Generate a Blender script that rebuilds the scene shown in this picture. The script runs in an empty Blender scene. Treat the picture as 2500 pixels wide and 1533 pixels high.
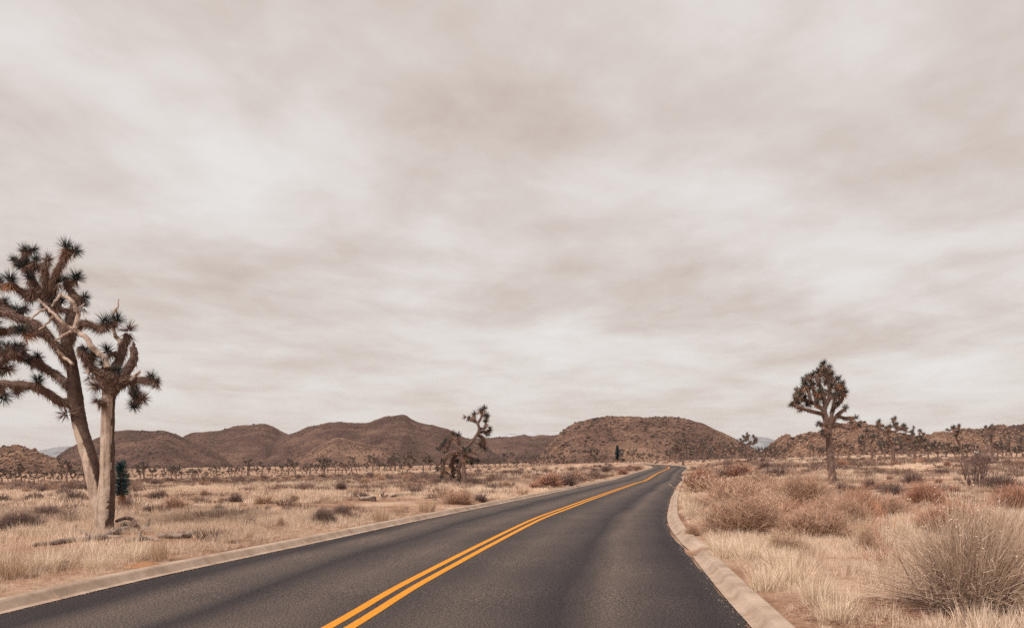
import bpy, math, random
import numpy as np
from mathutils import Vector, Matrix, Euler

# ------------------------------------------------------------------ camera, sky, sun
F, HOR, CH = 1944.0, 1118.0, 1.6          # focal length and horizon row in photo pixels, eye height in metres
scn = bpy.context.scene
col = scn.collection
cam_data = bpy.data.cameras.new('camera')
cam_data.sensor_width = 36.0
cam_data.lens = 36.0 * F / 2500.0
cam_data.shift_y = (HOR - 766.5) / 2500.0
cam_data.clip_start = 0.05
cam_data.clip_end = 40000
cam = bpy.data.objects.new('camera', cam_data)
cam.location = (0, 0, CH)
cam.rotation_euler = (math.radians(90), 0, 0)
col.objects.link(cam)
scn.camera = cam
SUN_EL, SUN_AZ = math.radians(48), math.radians(215)     # azimuth clockwise from +Y: behind, to the left
scn.view_settings.view_transform = 'Standard'
scn.view_settings.look = 'None'
scn.view_settings.gamma = 1.0
scn.view_settings.exposure = 0.0
scn.view_settings.use_curve_mapping = False

world = bpy.data.worlds.new('World')
scn.world = world
world.use_nodes = True
nt = world.node_tree
nt.nodes.clear()
def N(tree, typ, **kw):
    n = tree.nodes.new(typ)
    for k, v in kw.items():
        setattr(n, k, v)
    return n
def L(tree, a, b):
    tree.links.new(a, b)
def math_node(tree, op, a, b=None, clamp=False):
    n = N(tree, 'ShaderNodeMath', operation=op, use_clamp=clamp)
    for i, v in enumerate((a, b)):
        if v is None:
            continue
        if isinstance(v, (int, float)):
            n.inputs[i].default_value = v
        else:
            L(tree, v, n.inputs[i])
    return n.outputs[0]
def ramp(tree, fac, stops):
    n = N(tree, 'ShaderNodeValToRGB')
    el = n.color_ramp.elements
    el[0].position, el[0].color = stops[0][0], (*stops[0][1], 1)
    el[1].position, el[1].color = stops[-1][0], (*stops[-1][1], 1)
    for p, c in stops[1:-1]:
        e = el.new(p)
        e.color = (*c, 1)
    L(tree, fac, n.inputs[0])
    return n.outputs[0]
def mixc(tree, fac, a, b, mode='MIX'):
    n = N(tree, 'ShaderNodeMix', data_type='RGBA', blend_type=mode)
    if isinstance(fac, (int, float)):
        n.inputs[0].default_value = fac
    else:
        L(tree, fac, n.inputs[0])
    for i, v in ((6, a), (7, b)):
        if isinstance(v, tuple):
            n.inputs[i].default_value = (*v, 1)
        else:
            L(tree, v, n.inputs[i])
    return n.outputs[2]

sky = N(nt, 'ShaderNodeTexSky', sky_type='NISHITA')
sky.sun_disc = False
sky.sun_elevation = SUN_EL
sky.sun_rotation = SUN_AZ
sky.dust_density = 3.0
tc = N(nt, 'ShaderNodeTexCoord')
sp = N(nt, 'ShaderNodeSeparateXYZ')
L(nt, tc.outputs['Generated'], sp.inputs[0])
zz = math_node(nt, 'ADD', math_node(nt, 'MAXIMUM', sp.outputs[2], 0.0), 0.10)
u = math_node(nt, 'DIVIDE', sp.outputs[0], zz)
v = math_node(nt, 'DIVIDE', sp.outputs[1], zz)
cb = N(nt, 'ShaderNodeCombineXYZ')
L(nt, u, cb.inputs[0]); L(nt, v, cb.inputs[1])
mp = N(nt, 'ShaderNodeMapping')
mp.inputs['Rotation'].default_value = (0, 0, math.radians(-32))
mp.inputs['Location'].default_value = (9.2, 3.3, 0)
mp.inputs['Scale'].default_value = (1.0, 0.8, 1)
L(nt, cb.outputs[0], mp.inputs[0])
def wnoise(scale, detail, rough, dist):
    n = N(nt, 'ShaderNodeTexNoise')
    n.inputs['Scale'].default_value = scale
    n.inputs['Detail'].default_value = detail
    n.inputs['Roughness'].default_value = rough
    n.inputs['Distortion'].default_value = dist
    L(nt, mp.outputs[0], n.inputs['Vector'])
    return n.outputs['Fac']
n1 = wnoise(1.25, 8, 0.52, 0.3)
n2 = wnoise(4.6, 8, 0.60, 0.3)
n3 = wnoise(0.42, 2, 0.5, 0.0)
s1 = math_node(nt, 'MULTIPLY', n1, 0.52)
s2 = math_node(nt, 'MULTIPLY', n2, 0.20)
s3 = math_node(nt, 'MULTIPLY', n3, 0.28)
cl = math_node(nt, 'ADD', math_node(nt, 'ADD', s1, s2), s3)
# low clouds lie one behind the other and even out towards the horizon
hz = math_node(nt, 'ADD', math_node(nt, 'MULTIPLY', math_node(nt, 'MAXIMUM', sp.outputs[2], 0.0), 2.6), 0.30)
cl = math_node(nt, 'ADD', math_node(nt, 'MULTIPLY', math_node(nt, 'SUBTRACT', cl, 0.5), math_node(nt, 'MINIMUM', hz, 0.74)), 0.517)
# the cloud deck thickens overhead
th_ = math_node(nt, 'MULTIPLY', math_node(nt, 'MINIMUM', math_node(nt, 'MAXIMUM', math_node(nt, 'SUBTRACT', sp.outputs[2], 0.27), 0.0), 0.3), 0.11)
cl = math_node(nt, 'SUBTRACT', cl, th_)
ccol = ramp(nt, cl, [(0.35, (0.52, 0.415, 0.355)), (0.44, (0.65, 0.555, 0.495)), (0.505, (0.745, 0.67, 0.62)), (0.545, (0.80, 0.745, 0.705)), (0.60, (0.85, 0.815, 0.79))])
skyc = mixc(nt, 1.0, sky.outputs[0], (0.11, 0.11, 0.11), 'MULTIPLY')
allc = mixc(nt, 0.93, skyc, ccol)
bg = N(nt, 'ShaderNodeBackground')
bg.inputs[1].default_value = 1.0
L(nt, allc, bg.inputs[0])
wo = N(nt, 'ShaderNodeOutputWorld')
L(nt, bg.outputs[0], wo.inputs[0])

sun_data = bpy.data.lights.new('sun', 'SUN')
sun_data.energy = 3.2
sun_data.angle = math.radians(8)
sun_data.color = (1.0, 0.90, 0.82)
sun = bpy.data.objects.new('sun', sun_data)
sd = Vector((math.sin(SUN_AZ) * math.cos(SUN_EL), math.cos(SUN_AZ) * math.cos(SUN_EL), math.sin(SUN_EL)))
sun.rotation_euler = (-sd).to_track_quat('-Z', 'Y').to_euler()
sun.location = (0, 0, 60)
col.objects.link(sun)
scn.cycles.max_bounces = 5
scn.cycles.diffuse_bounces = 2
scn.cycles.glossy_bounces = 2
scn.cycles.transparent_max_bounces = 4
scn.cycles.volume_bounces = 0
scn.cycles.use_denoising = False
scn.cycles.use_adaptive_sampling = False

R = np.random.RandomState
random.seed(11)

# ------------------------------------------------------------------ noise helpers
def _hash(ix, iy, seed):
    h = (ix.astype(np.int64) * 374761393 + iy.astype(np.int64) * 668265263 + seed * 144665) & 0x7fffffff
    h = ((h ^ (h >> 13)) * 1274126177) & 0x7fffffff
    h = h ^ (h >> 16)
    return (h & 0xffff) / 65535.0
def vnoise(x, y, seed=0):
    x = np.asarray(x, float); y = np.asarray(y, float)
    ix = np.floor(x); iy = np.floor(y)
    fx = x - ix; fy = y - iy
    fx = fx * fx * (3 - 2 * fx); fy = fy * fy * (3 - 2 * fy)
    a = _hash(ix, iy, seed); b = _hash(ix + 1, iy, seed); c = _hash(ix, iy + 1, seed); d = _hash(ix + 1, iy + 1, seed)
    return (a * (1 - fx) + b * fx) * (1 - fy) + (c * (1 - fx) + d * fx) * fy
def fbm(x, y, seed=0, oct=4, gain=0.5):
    t = 0; a = 1; s = 0
    for i in range(oct):
        t = t + a * vnoise(x * 2 ** i, y * 2 ** i, seed + 17 * i); s += a; a *= gain
    return t / s

# ------------------------------------------------------------------ mesh helpers
def link(o, parent=None):
    col.objects.link(o)
    if parent is not None:
        o.parent = parent
    return o
def mesh(name, V, Fc, mats, fmat=None, attrs=None, smooth=False):
    """V (n,3) array; Fc list of arrays (m,3) / (m,4)"""
    me = bpy.data.meshes.new(name)
    V = np.asarray(V, np.float32).reshape(-1, 3)
    if not isinstance(Fc, (list, tuple)):
        Fc = [Fc]
    Fc = [np.asarray(f, np.int32) for f in Fc if len(f)]
    me.vertices.add(len(V))
    me.vertices.foreach_set('co', V.ravel())
    if Fc:
        loops = np.concatenate([f.ravel() for f in Fc])
        sizes = np.concatenate([np.full(len(f), f.shape[1], np.int32) for f in Fc])
        starts = np.concatenate([[0], np.cumsum(sizes)[:-1]]).astype(np.int32)
        me.loops.add(len(loops)); me.loops.foreach_set('vertex_index', loops)
        me.polygons.add(len(sizes)); me.polygons.foreach_set('loop_start', starts)
        if fmat is not None:
            me.polygons.foreach_set('material_index', np.asarray(fmat, np.int32))
        me.polygons.foreach_set('use_smooth', np.full(len(sizes), bool(smooth)))
    for m in (mats if isinstance(mats, (list, tuple)) else [mats]):
        me.materials.append(m)
    if attrs:
        for k, a in attrs.items():
            at = me.attributes.new(k, 'FLOAT', 'POINT')
            at.data.foreach_set('value', np.asarray(a, np.float32))
    me.update()
    me.validate()
    return me
def obj(name, me, parent=None, **props):
    o = bpy.data.objects.new(name, me)
    link(o, parent)
    for k, v_ in props.items():
        o[k] = v_
    return o
def thing(name, label, cat, loc=(0, 0, 0), group=None):
    o = bpy.data.objects.new(name, None)
    o.empty_display_size = 0.2
    link(o)
    o.location = loc
    o['label'] = label; o['category'] = cat
    if group:
        o['group'] = group
    return o
class MB:
    def __init__(s):
        s.V, s.T, s.A, s.M, s.n = [], [], [], [], 0
    def add(s, V, T, a=0.0, m=0):
        V = np.asarray(V, float).reshape(-1, 3); T = np.asarray(T, int).reshape(-1, 3)
        s.V.append(V); s.T.append(T + s.n)
        s.A.append(np.broadcast_to(np.asarray(a, float), (len(V),)).copy())
        s.M.append(np.full(len(T), m)); s.n += len(V)
    def mesh(s, name, mats, smooth=False):
        return mesh(name, np.concatenate(s.V), np.concatenate(s.T), mats, np.concatenate(s.M), {'v': np.concatenate(s.A)}, smooth)
def unit(a):
    return a / np.maximum(np.linalg.norm(a, axis=-1, keepdims=True), 1e-9)
def blades(base, d, ln, w, bend, nseg, rng, up=(0, 0, -1.0)):
    """thin tapered ribbons. base,d (n,3); ln,w,bend (n,)"""
    n = len(base)
    d = unit(d)
    side = unit(np.cross(d, unit(rng.normal(size=(n, 3)))))
    ln = np.broadcast_to(ln, (n,)); w = np.broadcast_to(w, (n,)); bend = np.broadcast_to(bend, (n,))
    upv = np.asarray(up, float)
    rows = []
    for k in range(nseg):
        t = k / nseg
        c = base + d * (ln * t)[:, None] + upv * (bend * ln * t * t)[:, None]
        ww = (w * (1 - 0.75 * t) * 0.5)[:, None]
        rows += [c - side * ww, c + side * ww]
    rows.append(base + d * ln[:, None] + upv * (bend * ln)[:, None])
    m = 2 * nseg + 1
    V = np.stack(rows, 1).reshape(-1, 3)
    T = []
    for k in range(nseg - 1):
        T += [(2 * k, 2 * k + 1, 2 * k + 3), (2 * k, 2 * k + 3, 2 * k + 2)]
    T.append((2 * nseg - 2, 2 * nseg - 1, 2 * nseg))
    T = (np.array(T)[None] + (np.arange(n) * m)[:, None, None]).reshape(-1, 3)
    return V, T, m
def smooth_path(P, sub=4):
    P = np.asarray(P, float)
    if len(P) < 3:
        t = np.linspace(0, 1, sub + 1)[:, None]
        return P[0] * (1 - t) + P[-1] * t
    Q = np.vstack([2 * P[0] - P[1], P, 2 * P[-1] - P[-2]])
    out = []
    for i in range(1, len(Q) - 2):
        p0, p1, p2, p3 = Q[i - 1], Q[i], Q[i + 1], Q[i + 2]
        for t in np.arange(sub) / sub:
            out.append(0.5 * (2 * p1 + (p2 - p0) * t + (2 * p0 - 5 * p1 + 4 * p2 - p3) * t * t + (3 * p1 - p0 - 3 * p2 + p3) * t ** 3))
    out.append(Q[-2])
    return np.array(out)
def tube(P, Rr, sides=7, rng=None, rough=0.0):
    """tube along path P with radii Rr, closed ends -> V,T"""
    P = np.asarray(P, float); n = len(P)
    Tn = unit(np.gradient(P, axis=0))
    ref = np.array([0.3, 1.0, 0.1]); ref /= np.linalg.norm(ref)
    A = unit(np.cross(Tn, ref)); B = np.cross(Tn, A)
    ang = np.arange(sides) * 2 * math.pi / sides
    rr = np.asarray(Rr, float)[:, None] * np.ones((1, sides))
    if rng is not None and rough:
        rr = rr * (1 + rough * rng.uniform(-1, 1, rr.shape))
    V = P[:, None, :] + (A[:, None, :] * np.cos(ang)[None, :, None] + B[:, None, :] * np.sin(ang)[None, :, None]) * rr[:, :, None]
    V = V.reshape(-1, 3)
    T = []
    for i in range(n - 1):
        for j in range(sides):
            a = i * sides + j; b = i * sides + (j + 1) % sides
            T += [(a, b, b + sides), (a, b + sides, a + sides)]
    c0 = len(V); V = np.vstack([V, P[0], P[-1]])
    for j in range(sides):
        T += [(c0, (j + 1) % sides, j), (c0 + 1, (n - 1) * sides + j, (n - 1) * sides + (j + 1) % sides)]
    return V, np.array(T)

# ------------------------------------------------------------------ materials
def material(name, c1, c2=None, scale=4.0, rough=0.9, attr=True, hue=0.15, bump=0.0, bscale=30.0, c3=None, inst=False, detail=5, spec=0.15, obj_coord=True):
    m = bpy.data.materials.new(name)
    m.use_nodes = True
    t = m.node_tree
    b = t.nodes['Principled BSDF']
    b.inputs['Roughness'].default_value = rough
    b.inputs['Specular IOR Level'].default_value = spec
    tcn = N(t, 'ShaderNodeTexCoord')
    vec = tcn.outputs['Object' if obj_coord else 'Generated']
    if c2 is None:
        c2 = tuple(x * 0.7 for x in c1)
    nz = N(t, 'ShaderNodeTexNoise'); nz.inputs['Scale'].default_value = scale; nz.inputs['Detail'].default_value = detail
    L(t, vec, nz.inputs['Vector'])
    if attr:
        at = N(t, 'ShaderNodeAttribute'); at.attribute_name = 'v'
        f = math_node(t, 'ADD', math_node(t, 'MULTIPLY', at.outputs['Fac'], 0.75), math_node(t, 'MULTIPLY', nz.outputs['Fac'], 0.35))
        f = math_node(t, 'SUBTRACT', f, 0.05, True)
    else:
        f = nz.outputs['Fac']
    stops = [(0.25, c1), (0.75, c2)] if c3 is None else [(0.15, c1), (0.5, c2), (0.88, c3)]
    cc = ramp(t, f, stops)
    if inst:
        ai = N(t, 'ShaderNodeAttribute'); ai.attribute_name = 'tint'; ai.attribute_type = 'INSTANCER'
        tint = ramp(t, ai.outputs['Fac'], [(0.0, (0.60, 0.53, 0.50)), (0.45, (0.95, 0.93, 0.9)), (1.0, (1.12, 1.1, 1.06))])
        cc = mixc(t, 1.0, cc, tint, 'MULTIPLY')
    L(t, cc, b.inputs['Base Color'])
    if bump:
        nb = N(t, 'ShaderNodeTexNoise'); nb.inputs['Scale'].default_value = bscale; nb.inputs['Detail'].default_value = 6
        L(t, vec, nb.inputs['Vector'])
        bp = N(t, 'ShaderNodeBump'); bp.inputs['Strength'].default_value = bump; bp.inputs['Distance'].default_value = 0.02
        L(t, nb.outputs['Fac'], bp.inputs['Height']); L(t, bp.outputs[0], b.inputs['Normal'])
    return m
M = {}
M['bark'] = material('furrowed_bark', (0.10, 0.065, 0.055), (0.22, 0.145, 0.12), scale=9, attr=False, bump=1.0, bscale=45)
M['dead_leaf'] = material('dead_leaf', (0.13, 0.083, 0.07), (0.225, 0.145, 0.118), c3=(0.42, 0.27, 0.20), scale=3)
M['rust_leaf'] = material('withered_leaf', (0.26, 0.12, 0.07), (0.46, 0.24, 0.14), scale=3)
M['green_leaf'] = material('yucca_leaf', (0.022, 0.036, 0.040), (0.055, 0.066, 0.060), c3=(0.27, 0.225, 0.185), scale=3)
M['teal_leaf'] = material('young_yucca_leaf', (0.012, 0.040, 0.050), (0.022, 0.06, 0.07), c3=(0.10, 0.14, 0.13), scale=3)
M['dead_wood'] = material('bleached_wood', (0.30, 0.225, 0.18), (0.58, 0.46, 0.38), scale=7, attr=False, bump=0.6, bscale=40)
M['log'] = material('weathered_log', (0.13, 0.092, 0.078), (0.42, 0.325, 0.27), scale=5, attr=False, bump=0.8, bscale=35)
M['straw'] = material('dry_straw', (0.58, 0.43, 0.32), (0.82, 0.65, 0.515), c3=(0.94, 0.80, 0.665), scale=2, inst=True)
M['grey_straw'] = material('grey_straw', (0.34, 0.235, 0.185), (0.55, 0.405, 0.315), c3=(0.72, 0.56, 0.445), scale=2, inst=True)
M['rust_twig'] = material('rust_twig', (0.25, 0.15, 0.115), (0.45, 0.28, 0.20), c3=(0.70, 0.475, 0.34), scale=2, inst=False)
M['red_twig'] = material('red_twig', (0.27, 0.135, 0.10), (0.45, 0.215, 0.14), c3=(0.62, 0.325, 0.205), scale=2, inst=False)
M['tan_twig'] = material('tan_twig', (0.34, 0.225, 0.155), (0.55, 0.375, 0.255), c3=(0.72, 0.54, 0.39), scale=2, inst=False)
M['dark_twig'] = material('dark_twig', (0.105, 0.068, 0.064), (0.19, 0.125, 0.11), c3=(0.33, 0.23, 0.19), scale=2, inst=False)
M['scrub'] = material('hill_scrub_leaf', (0.045, 0.032, 0.028), (0.12, 0.078, 0.06), scale=1, inst=True)
M['seed'] = material('seed_head', (0.70, 0.58, 0.46), (0.85, 0.75, 0.63), scale=20)
M['pale_stem'] = material('pale_stem', (0.32, 0.215, 0.16), (0.53, 0.385, 0.29), c3=(0.78, 0.61, 0.465), scale=2)
M['sage'] = material('grey_leaf', (0.26, 0.195, 0.155), (0.48, 0.365, 0.285), scale=8)

def ground_material():
    m = bpy.data.materials.new('desert_soil'); m.use_nodes = True
    t = m.node_tree; b = t.nodes['Principled BSDF']
    b.inputs['Roughness'].default_value = 0.95; b.inputs['Specular IOR Level'].default_value = 0.05
    tcn = N(t, 'ShaderNodeTexCoord')
    def nz(s, d=5, r=0.55):
        n = N(t, 'ShaderNodeTexNoise'); n.inputs['Scale'].default_value = s; n.inputs['Detail'].default_value = d; n.inputs['Roughness'].default_value = r
        L(t, tcn.outputs['Object'], n.inputs['Vector']); return n.outputs['Fac']
    a = ramp(t, nz(0.35, 6), [(0.36, (0.26, 0.155, 0.112)), (0.5, (0.42, 0.28, 0.205)), (0.63, (0.58, 0.445, 0.35))])
    fine = ramp(t, nz(14, 7, 0.7), [(0.32, (0.55, 0.48, 0.43)), (0.5, (0.95, 0.93, 0.9)), (0.68, (1.25, 1.22, 1.15))])
    c = mixc(t, 0.8, a, fine, 'MULTIPLY')
    big = ramp(t, nz(0.035, 4), [(0.4, (0.86, 0.78, 0.72)), (0.6, (1.12, 1.1, 1.05))])
    c = mixc(t, 0.8, c, big, 'MULTIPLY')
    L(t, c, b.inputs['Base Color'])
    bp = N(t, 'ShaderNodeBump'); bp.inputs['Strength'].default_value = 0.9; bp.inputs['Distance'].default_value = 0.05
    L(t, nz(9, 8, 0.7), bp.inputs['Height']); L(t, bp.outputs[0], b.inputs['Normal'])
    return m
M['ground'] = ground_material()

def asphalt_material():
    m = bpy.data.materials.new('worn_asphalt'); m.use_nodes = True
    t = m.node_tree; b = t.nodes['Principled BSDF']
    b.inputs['Roughness'].default_value = 0.8; b.inputs['Specular IOR Level'].default_value = 0.25
    tcn = N(t, 'ShaderNodeTexCoord')
    la = N(t, 'ShaderNodeAttribute'); la.attribute_name = 'lat'
    al = N(t, 'ShaderNodeAttribute'); al.attribute_name = 'along'
    cbn = N(t, 'ShaderNodeCombineXYZ')
    L(t, math_node(t, 'MULTIPLY', la.outputs['Fac'], 1.2), cbn.inputs[0]); L(t, math_node(t, 'MULTIPLY', al.outputs['Fac'], 0.12), cbn.inputs[1])
    wob = N(t, 'ShaderNodeTexNoise'); wob.inputs['Scale'].default_value = 1.0; wob.inputs['Detail'].default_value = 4
    L(t, cbn.outputs[0], wob.inputs['Vector'])
    lat = math_node(t, 'ADD', la.outputs['Fac'], math_node(t, 'MULTIPLY', math_node(t, 'SUBTRACT', wob.outputs['Fac'], 0.5), 0.7))
    f = math_node(t, 'DIVIDE', math_node(t, 'ADD', lat, 4.0), 8.0)
    D, Lt, Md = (0.026, 0.022, 0.025), (0.100, 0.080, 0.072), (0.058, 0.047, 0.046)
    def s(x): return (x + 4.0) / 8.0
    wear = ramp(t, f, [(s(-3.9), (0.045, 0.038, 0.04)), (s(-3.1), D), (s(-2.6), Lt), (s(-2.1), (0.078, 0.064, 0.06)), (s(-1.75), D), (s(-1.35), Md), (s(-0.8), Lt), (s(-0.25), Md),
                       (s(0.35), (0.052, 0.043, 0.042)), (s(0.95), (0.086, 0.07, 0.064)), (s(1.5), (0.056, 0.046, 0.045)), (s(2.0), D), (s(2.45), Lt), (s(2.95), Md), (s(3.4), D), (s(3.9), (0.034, 0.029, 0.031))])
    gr = N(t, 'ShaderNodeTexNoise'); gr.inputs['Scale'].default_value = 48; gr.inputs['Detail'].default_value = 5; gr.inputs['Roughness'].default_value = 0.75
    L(t, tcn.outputs['Object'], gr.inputs['Vector'])
    g = ramp(t, gr.outputs['Fac'], [(0.37, (0.22, 0.22, 0.24)), (0.49, (0.72, 0.71, 0.71)), (0.60, (2.5, 2.3, 2.15))])
    c = mixc(t, 1.0, wear, g, 'MULTIPLY')
    pn = N(t, 'ShaderNodeTexNoise'); pn.inputs['Scale'].default_value = 0.5; pn.inputs['Detail'].default_value = 4
    L(t, tcn.outputs['Object'], pn.inputs['Vector'])
    c = mixc(t, 1.0, c, ramp(t, pn.outputs['Fac'], [(0.35, (0.86, 0.85, 0.86)), (0.65, (1.12, 1.1, 1.06))]), 'MULTIPLY')
    L(t, c, b.inputs['Base Color'])
    bp = N(t, 'ShaderNodeBump'); bp.inputs['Strength'].default_value = 0.6; bp.inputs['Distance'].default_value = 0.008
    L(t, gr.outputs['Fac'], bp.inputs['Height']); L(t, bp.outputs[0], b.inputs['Normal'])
    return m
M['asphalt'] = asphalt_material()
M['paint'] = material('yellow_road_paint', (0.62, 0.235, 0.016), (0.88, 0.37, 0.04), scale=26, attr=False, rough=0.75, bump=0.8, bscale=60, detail=8)
def wear_paint():
    t = M['paint'].node_tree; b = t.nodes['Principled BSDF']; base = b.inputs['Base Color'].links[0].from_socket
    tcn = N(t, 'ShaderNodeTexCoord')
    n = N(t, 'ShaderNodeTexNoise'); n.inputs['Scale'].default_value = 45; n.inputs['Detail'].default_value = 6; n.inputs['Roughness'].default_value = .75
    m_ = N(t, 'ShaderNodeTexNoise'); m_.inputs['Scale'].default_value = 0.7; m_.inputs['Detail'].default_value = 4
    for q in (n, m_): L(t, tcn.outputs['Object'], q.inputs['Vector'])
    f = math_node(t, 'ADD', math_node(t, 'MULTIPLY', n.outputs['Fac'], 1.0), math_node(t, 'MULTIPLY', m_.outputs['Fac'], .35))
    f = math_node(t, 'MULTIPLY', math_node(t, 'SUBTRACT', 0.545, f), 12.0, True)
    L(t, mixc(t, f, base, (.09, .07, .06)), b.inputs['Base Color'])
wear_paint()
def kerb_material():
    m = bpy.data.materials.new('kerb_concrete'); m.use_nodes = True
    t = m.node_tree; b = t.nodes['Principled BSDF']
    b.inputs['Roughness'].default_value = 0.9; b.inputs['Specular IOR Level'].default_value = 0.1
    tcn = N(t, 'ShaderNodeTexCoord')
    def nz(s, d=5, vec=None):
        n = N(t, 'ShaderNodeTexNoise'); n.inputs['Scale'].default_value = s; n.inputs['Detail'].default_value = d; n.inputs['Roughness'].default_value = 0.65
        L(t, vec if vec else tcn.outputs['Object'], n.inputs['Vector']); return n.outputs['Fac']
    c = ramp(t, nz(2.2, 7), [(0.35, (0.34, 0.25, 0.19)), (0.5, (0.45, 0.34, 0.265)), (0.68, (0.55, 0.43, 0.345))])
    al = N(t, 'ShaderNodeAttribute'); al.attribute_name = 'along'
    pr = N(t, 'ShaderNodeAttribute'); pr.attribute_name = 'lat'
    cbn = N(t, 'ShaderNodeCombineXYZ'); L(t, math_node(t, 'MULTIPLY', al.outputs['Fac'], 9.0), cbn.inputs[0]); L(t, math_node(t, 'MULTIPLY', pr.outputs['Fac'], 0.6), cbn.inputs[1])
    c = mixc(t, 0.16, c, ramp(t, nz(1.0, 6, cbn.outputs[0]), [(0.33, (0.55, 0.48, 0.44)), (0.5, (1, 1, 1)), (0.7, (1.12, 1.12, 1.1))]), 'MULTIPLY')
    # tyre scuffs running along the foot of the face
    cb2 = N(t, 'ShaderNodeCombineXYZ'); L(t, math_node(t, 'MULTIPLY', al.outputs['Fac'], 0.22), cb2.inputs[0]); L(t, math_node(t, 'MULTIPLY', pr.outputs['Fac'], 14.0), cb2.inputs[1])
    c = mixc(t, 0.16, c, ramp(t, nz(1.0, 3, cb2.outputs[0]), [(0.30, (0.45, 0.36, 0.33)), (0.42, (1, 1, 1))]), 'MULTIPLY')
    L(t, c, b.inputs['Base Color'])
    bp = N(t, 'ShaderNodeBump'); bp.inputs['Strength'].default_value = 0.5; bp.inputs['Distance'].default_value = 0.01
    L(t, nz(50, 6), bp.inputs['Height']); L(t, bp.outputs[0], b.inputs['Normal'])
    return m
M['kerb'] = kerb_material()

# ------------------------------------------------------------------ road line and terrain
RC = np.array([(-9.5, -60), (-6.2, -30), (-2.75, 0), (-1.64, 7.5), (-1.13, 11.03), (0.545, 21.2), (1.88, 27.7), (4.4, 39.5), (10.1, 65), (13.0, 77),
               (20.1, 110), (26.0, 135), (30.0, 152), (31.3, 163), (29.5, 174), (24.5, 182), (15, 187.5), (0, 190), (-30, 191), (-80, 192)], float)
RZ = np.array([0, 0, 0, 0, 0, -0.08, -0.14, -0.25, -0.45, -0.5, -0.5, -0.40, -0.22, -0.02, 0.18, 0.30, 0.15, -0.9, -2.4, -4.0])
_c3 = smooth_path(np.column_stack([RC, RZ]), 24)
_ds = np.concatenate([[0], np.cumsum(np.linalg.norm(np.diff(_c3[:, :2], axis=0), axis=1))])
S_TOT = _ds[-1]
SS = np.unique(np.concatenate([np.arange(0, 110, 0.5), np.arange(110, S_TOT, 1.0)]))
CL = np.column_stack([np.interp(SS, _ds, _c3[:, k]) for k in range(3)])
TG = unit(np.gradient(CL[:, :2], axis=0))
NR = np.column_stack([TG[:, 1], -TG[:, 0]])          # points to the right of travel
YS = CL[:, 1].copy(); YS[np.argmax(YS > 160):] = 200
HWL = np.interp(YS, [0, 8, 15, 23, 40, 68, 113], [3.80, 3.70, 3.30, 2.98, 2.88, 3.05, 3.1])
HWR = np.interp(YS, [0, 7.5, 14, 18.5, 28, 60, 113], [4.0, 3.92, 3.76, 3.62, 3.54, 3.5, 3.3])
_ph = np.clip((CL[:, 1] - 92) / 17.0, 0, 1) * (SS < _ds[24 * 12])
TW = 4.5 * np.sin(_ph * math.pi) ** 0.6           # width of the paved pull-out on the right
# ground heights: rows = bearing (X/Y), columns = distance
TB_T = np.array([-0.75, -0.5, -0.2, 0.0, 0.15, 0.3, 0.45, 0.65])
TB_Y = np.array([4, 10, 25, 50, 100, 170, 300, 600, 1200.0])
TB = np.array([[0, .05, -.1, -.8, -2.0, -4.0, -8.0, -11, -12],
               [0, .05, -.05, -.5, -1.6, -3.5, -6.8, -9.5, -11],
               [0, .05, .0, -.2, -.9, -2.2, -4.6, -7, -9],
               [0, .05, .05, -.1, -.6, -1.3, -2.8, -4.5, -6],
               [0, .05, .05, -.1, -.35, .1, -.3, -1.0, -2],
               [0, .05, .12, .3, .75, 1.0, 1.0, .8, 0],
               [0, .08, .2, .5, 1.0, 1.5, 2.2, 4, 5],
               [0, .1, .28, .65, 1.1, 1.7, 3.0, 6, 8]])
_LY = np.log(TB_Y)
def table(x, y):
    x = np.asarray(x, float); y = np.asarray(y, float)
    yy = np.clip(np.abs(y), 4, 1200); th = np.clip(x / np.maximum(yy, 12), -0.75, 0.65)
    ly = np.log(yy)
    i = np.clip(np.searchsorted(TB_T, th) - 1, 0, len(TB_T) - 2); j = np.clip(np.searchsorted(_LY, ly) - 1, 0, len(_LY) - 2)
    a = (th - TB_T[i]) / (TB_T[i + 1] - TB_T[i]); b = (ly - _LY[j]) / (_LY[j + 1] - _LY[j])
    a = np.clip(a, 0, 1); b = np.clip(b, 0, 1)
    return (TB[i, j] * (1 - a) + TB[i + 1, j] * a) * (1 - b) + (TB[i, j + 1] * (1 - a) + TB[i + 1, j + 1] * a) * b
def road_near(x, y):
    """signed offset from the centre line (right positive), nearest index"""
    x = np.asarray(x, float).ravel(); y = np.asarray(y, float).ravel()
    off = np.full(len(x), 1e3); idx = np.zeros(len(x), int)
    m = np.where((np.abs(y - 70) < 160) & (np.abs(x) < 120))[0]
    for c in range(0, len(m), 20000):
        k = m[c:c + 20000]
        dx = x[k, None] - CL[None, :, 0]; dy = y[k, None] - CL[None, :, 1]
        i = np.argmin(dx * dx + dy * dy, axis=1)
        r = np.arange(len(k))
        o = dx[r, i] * NR[i, 0] + dy[r, i] * NR[i, 1]
        dist = np.sqrt(dx[r, i] ** 2 + dy[r, i] ** 2)
        off[k] = np.where(o < 0, -dist, dist); idx[k] = i
    return off, idx
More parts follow.
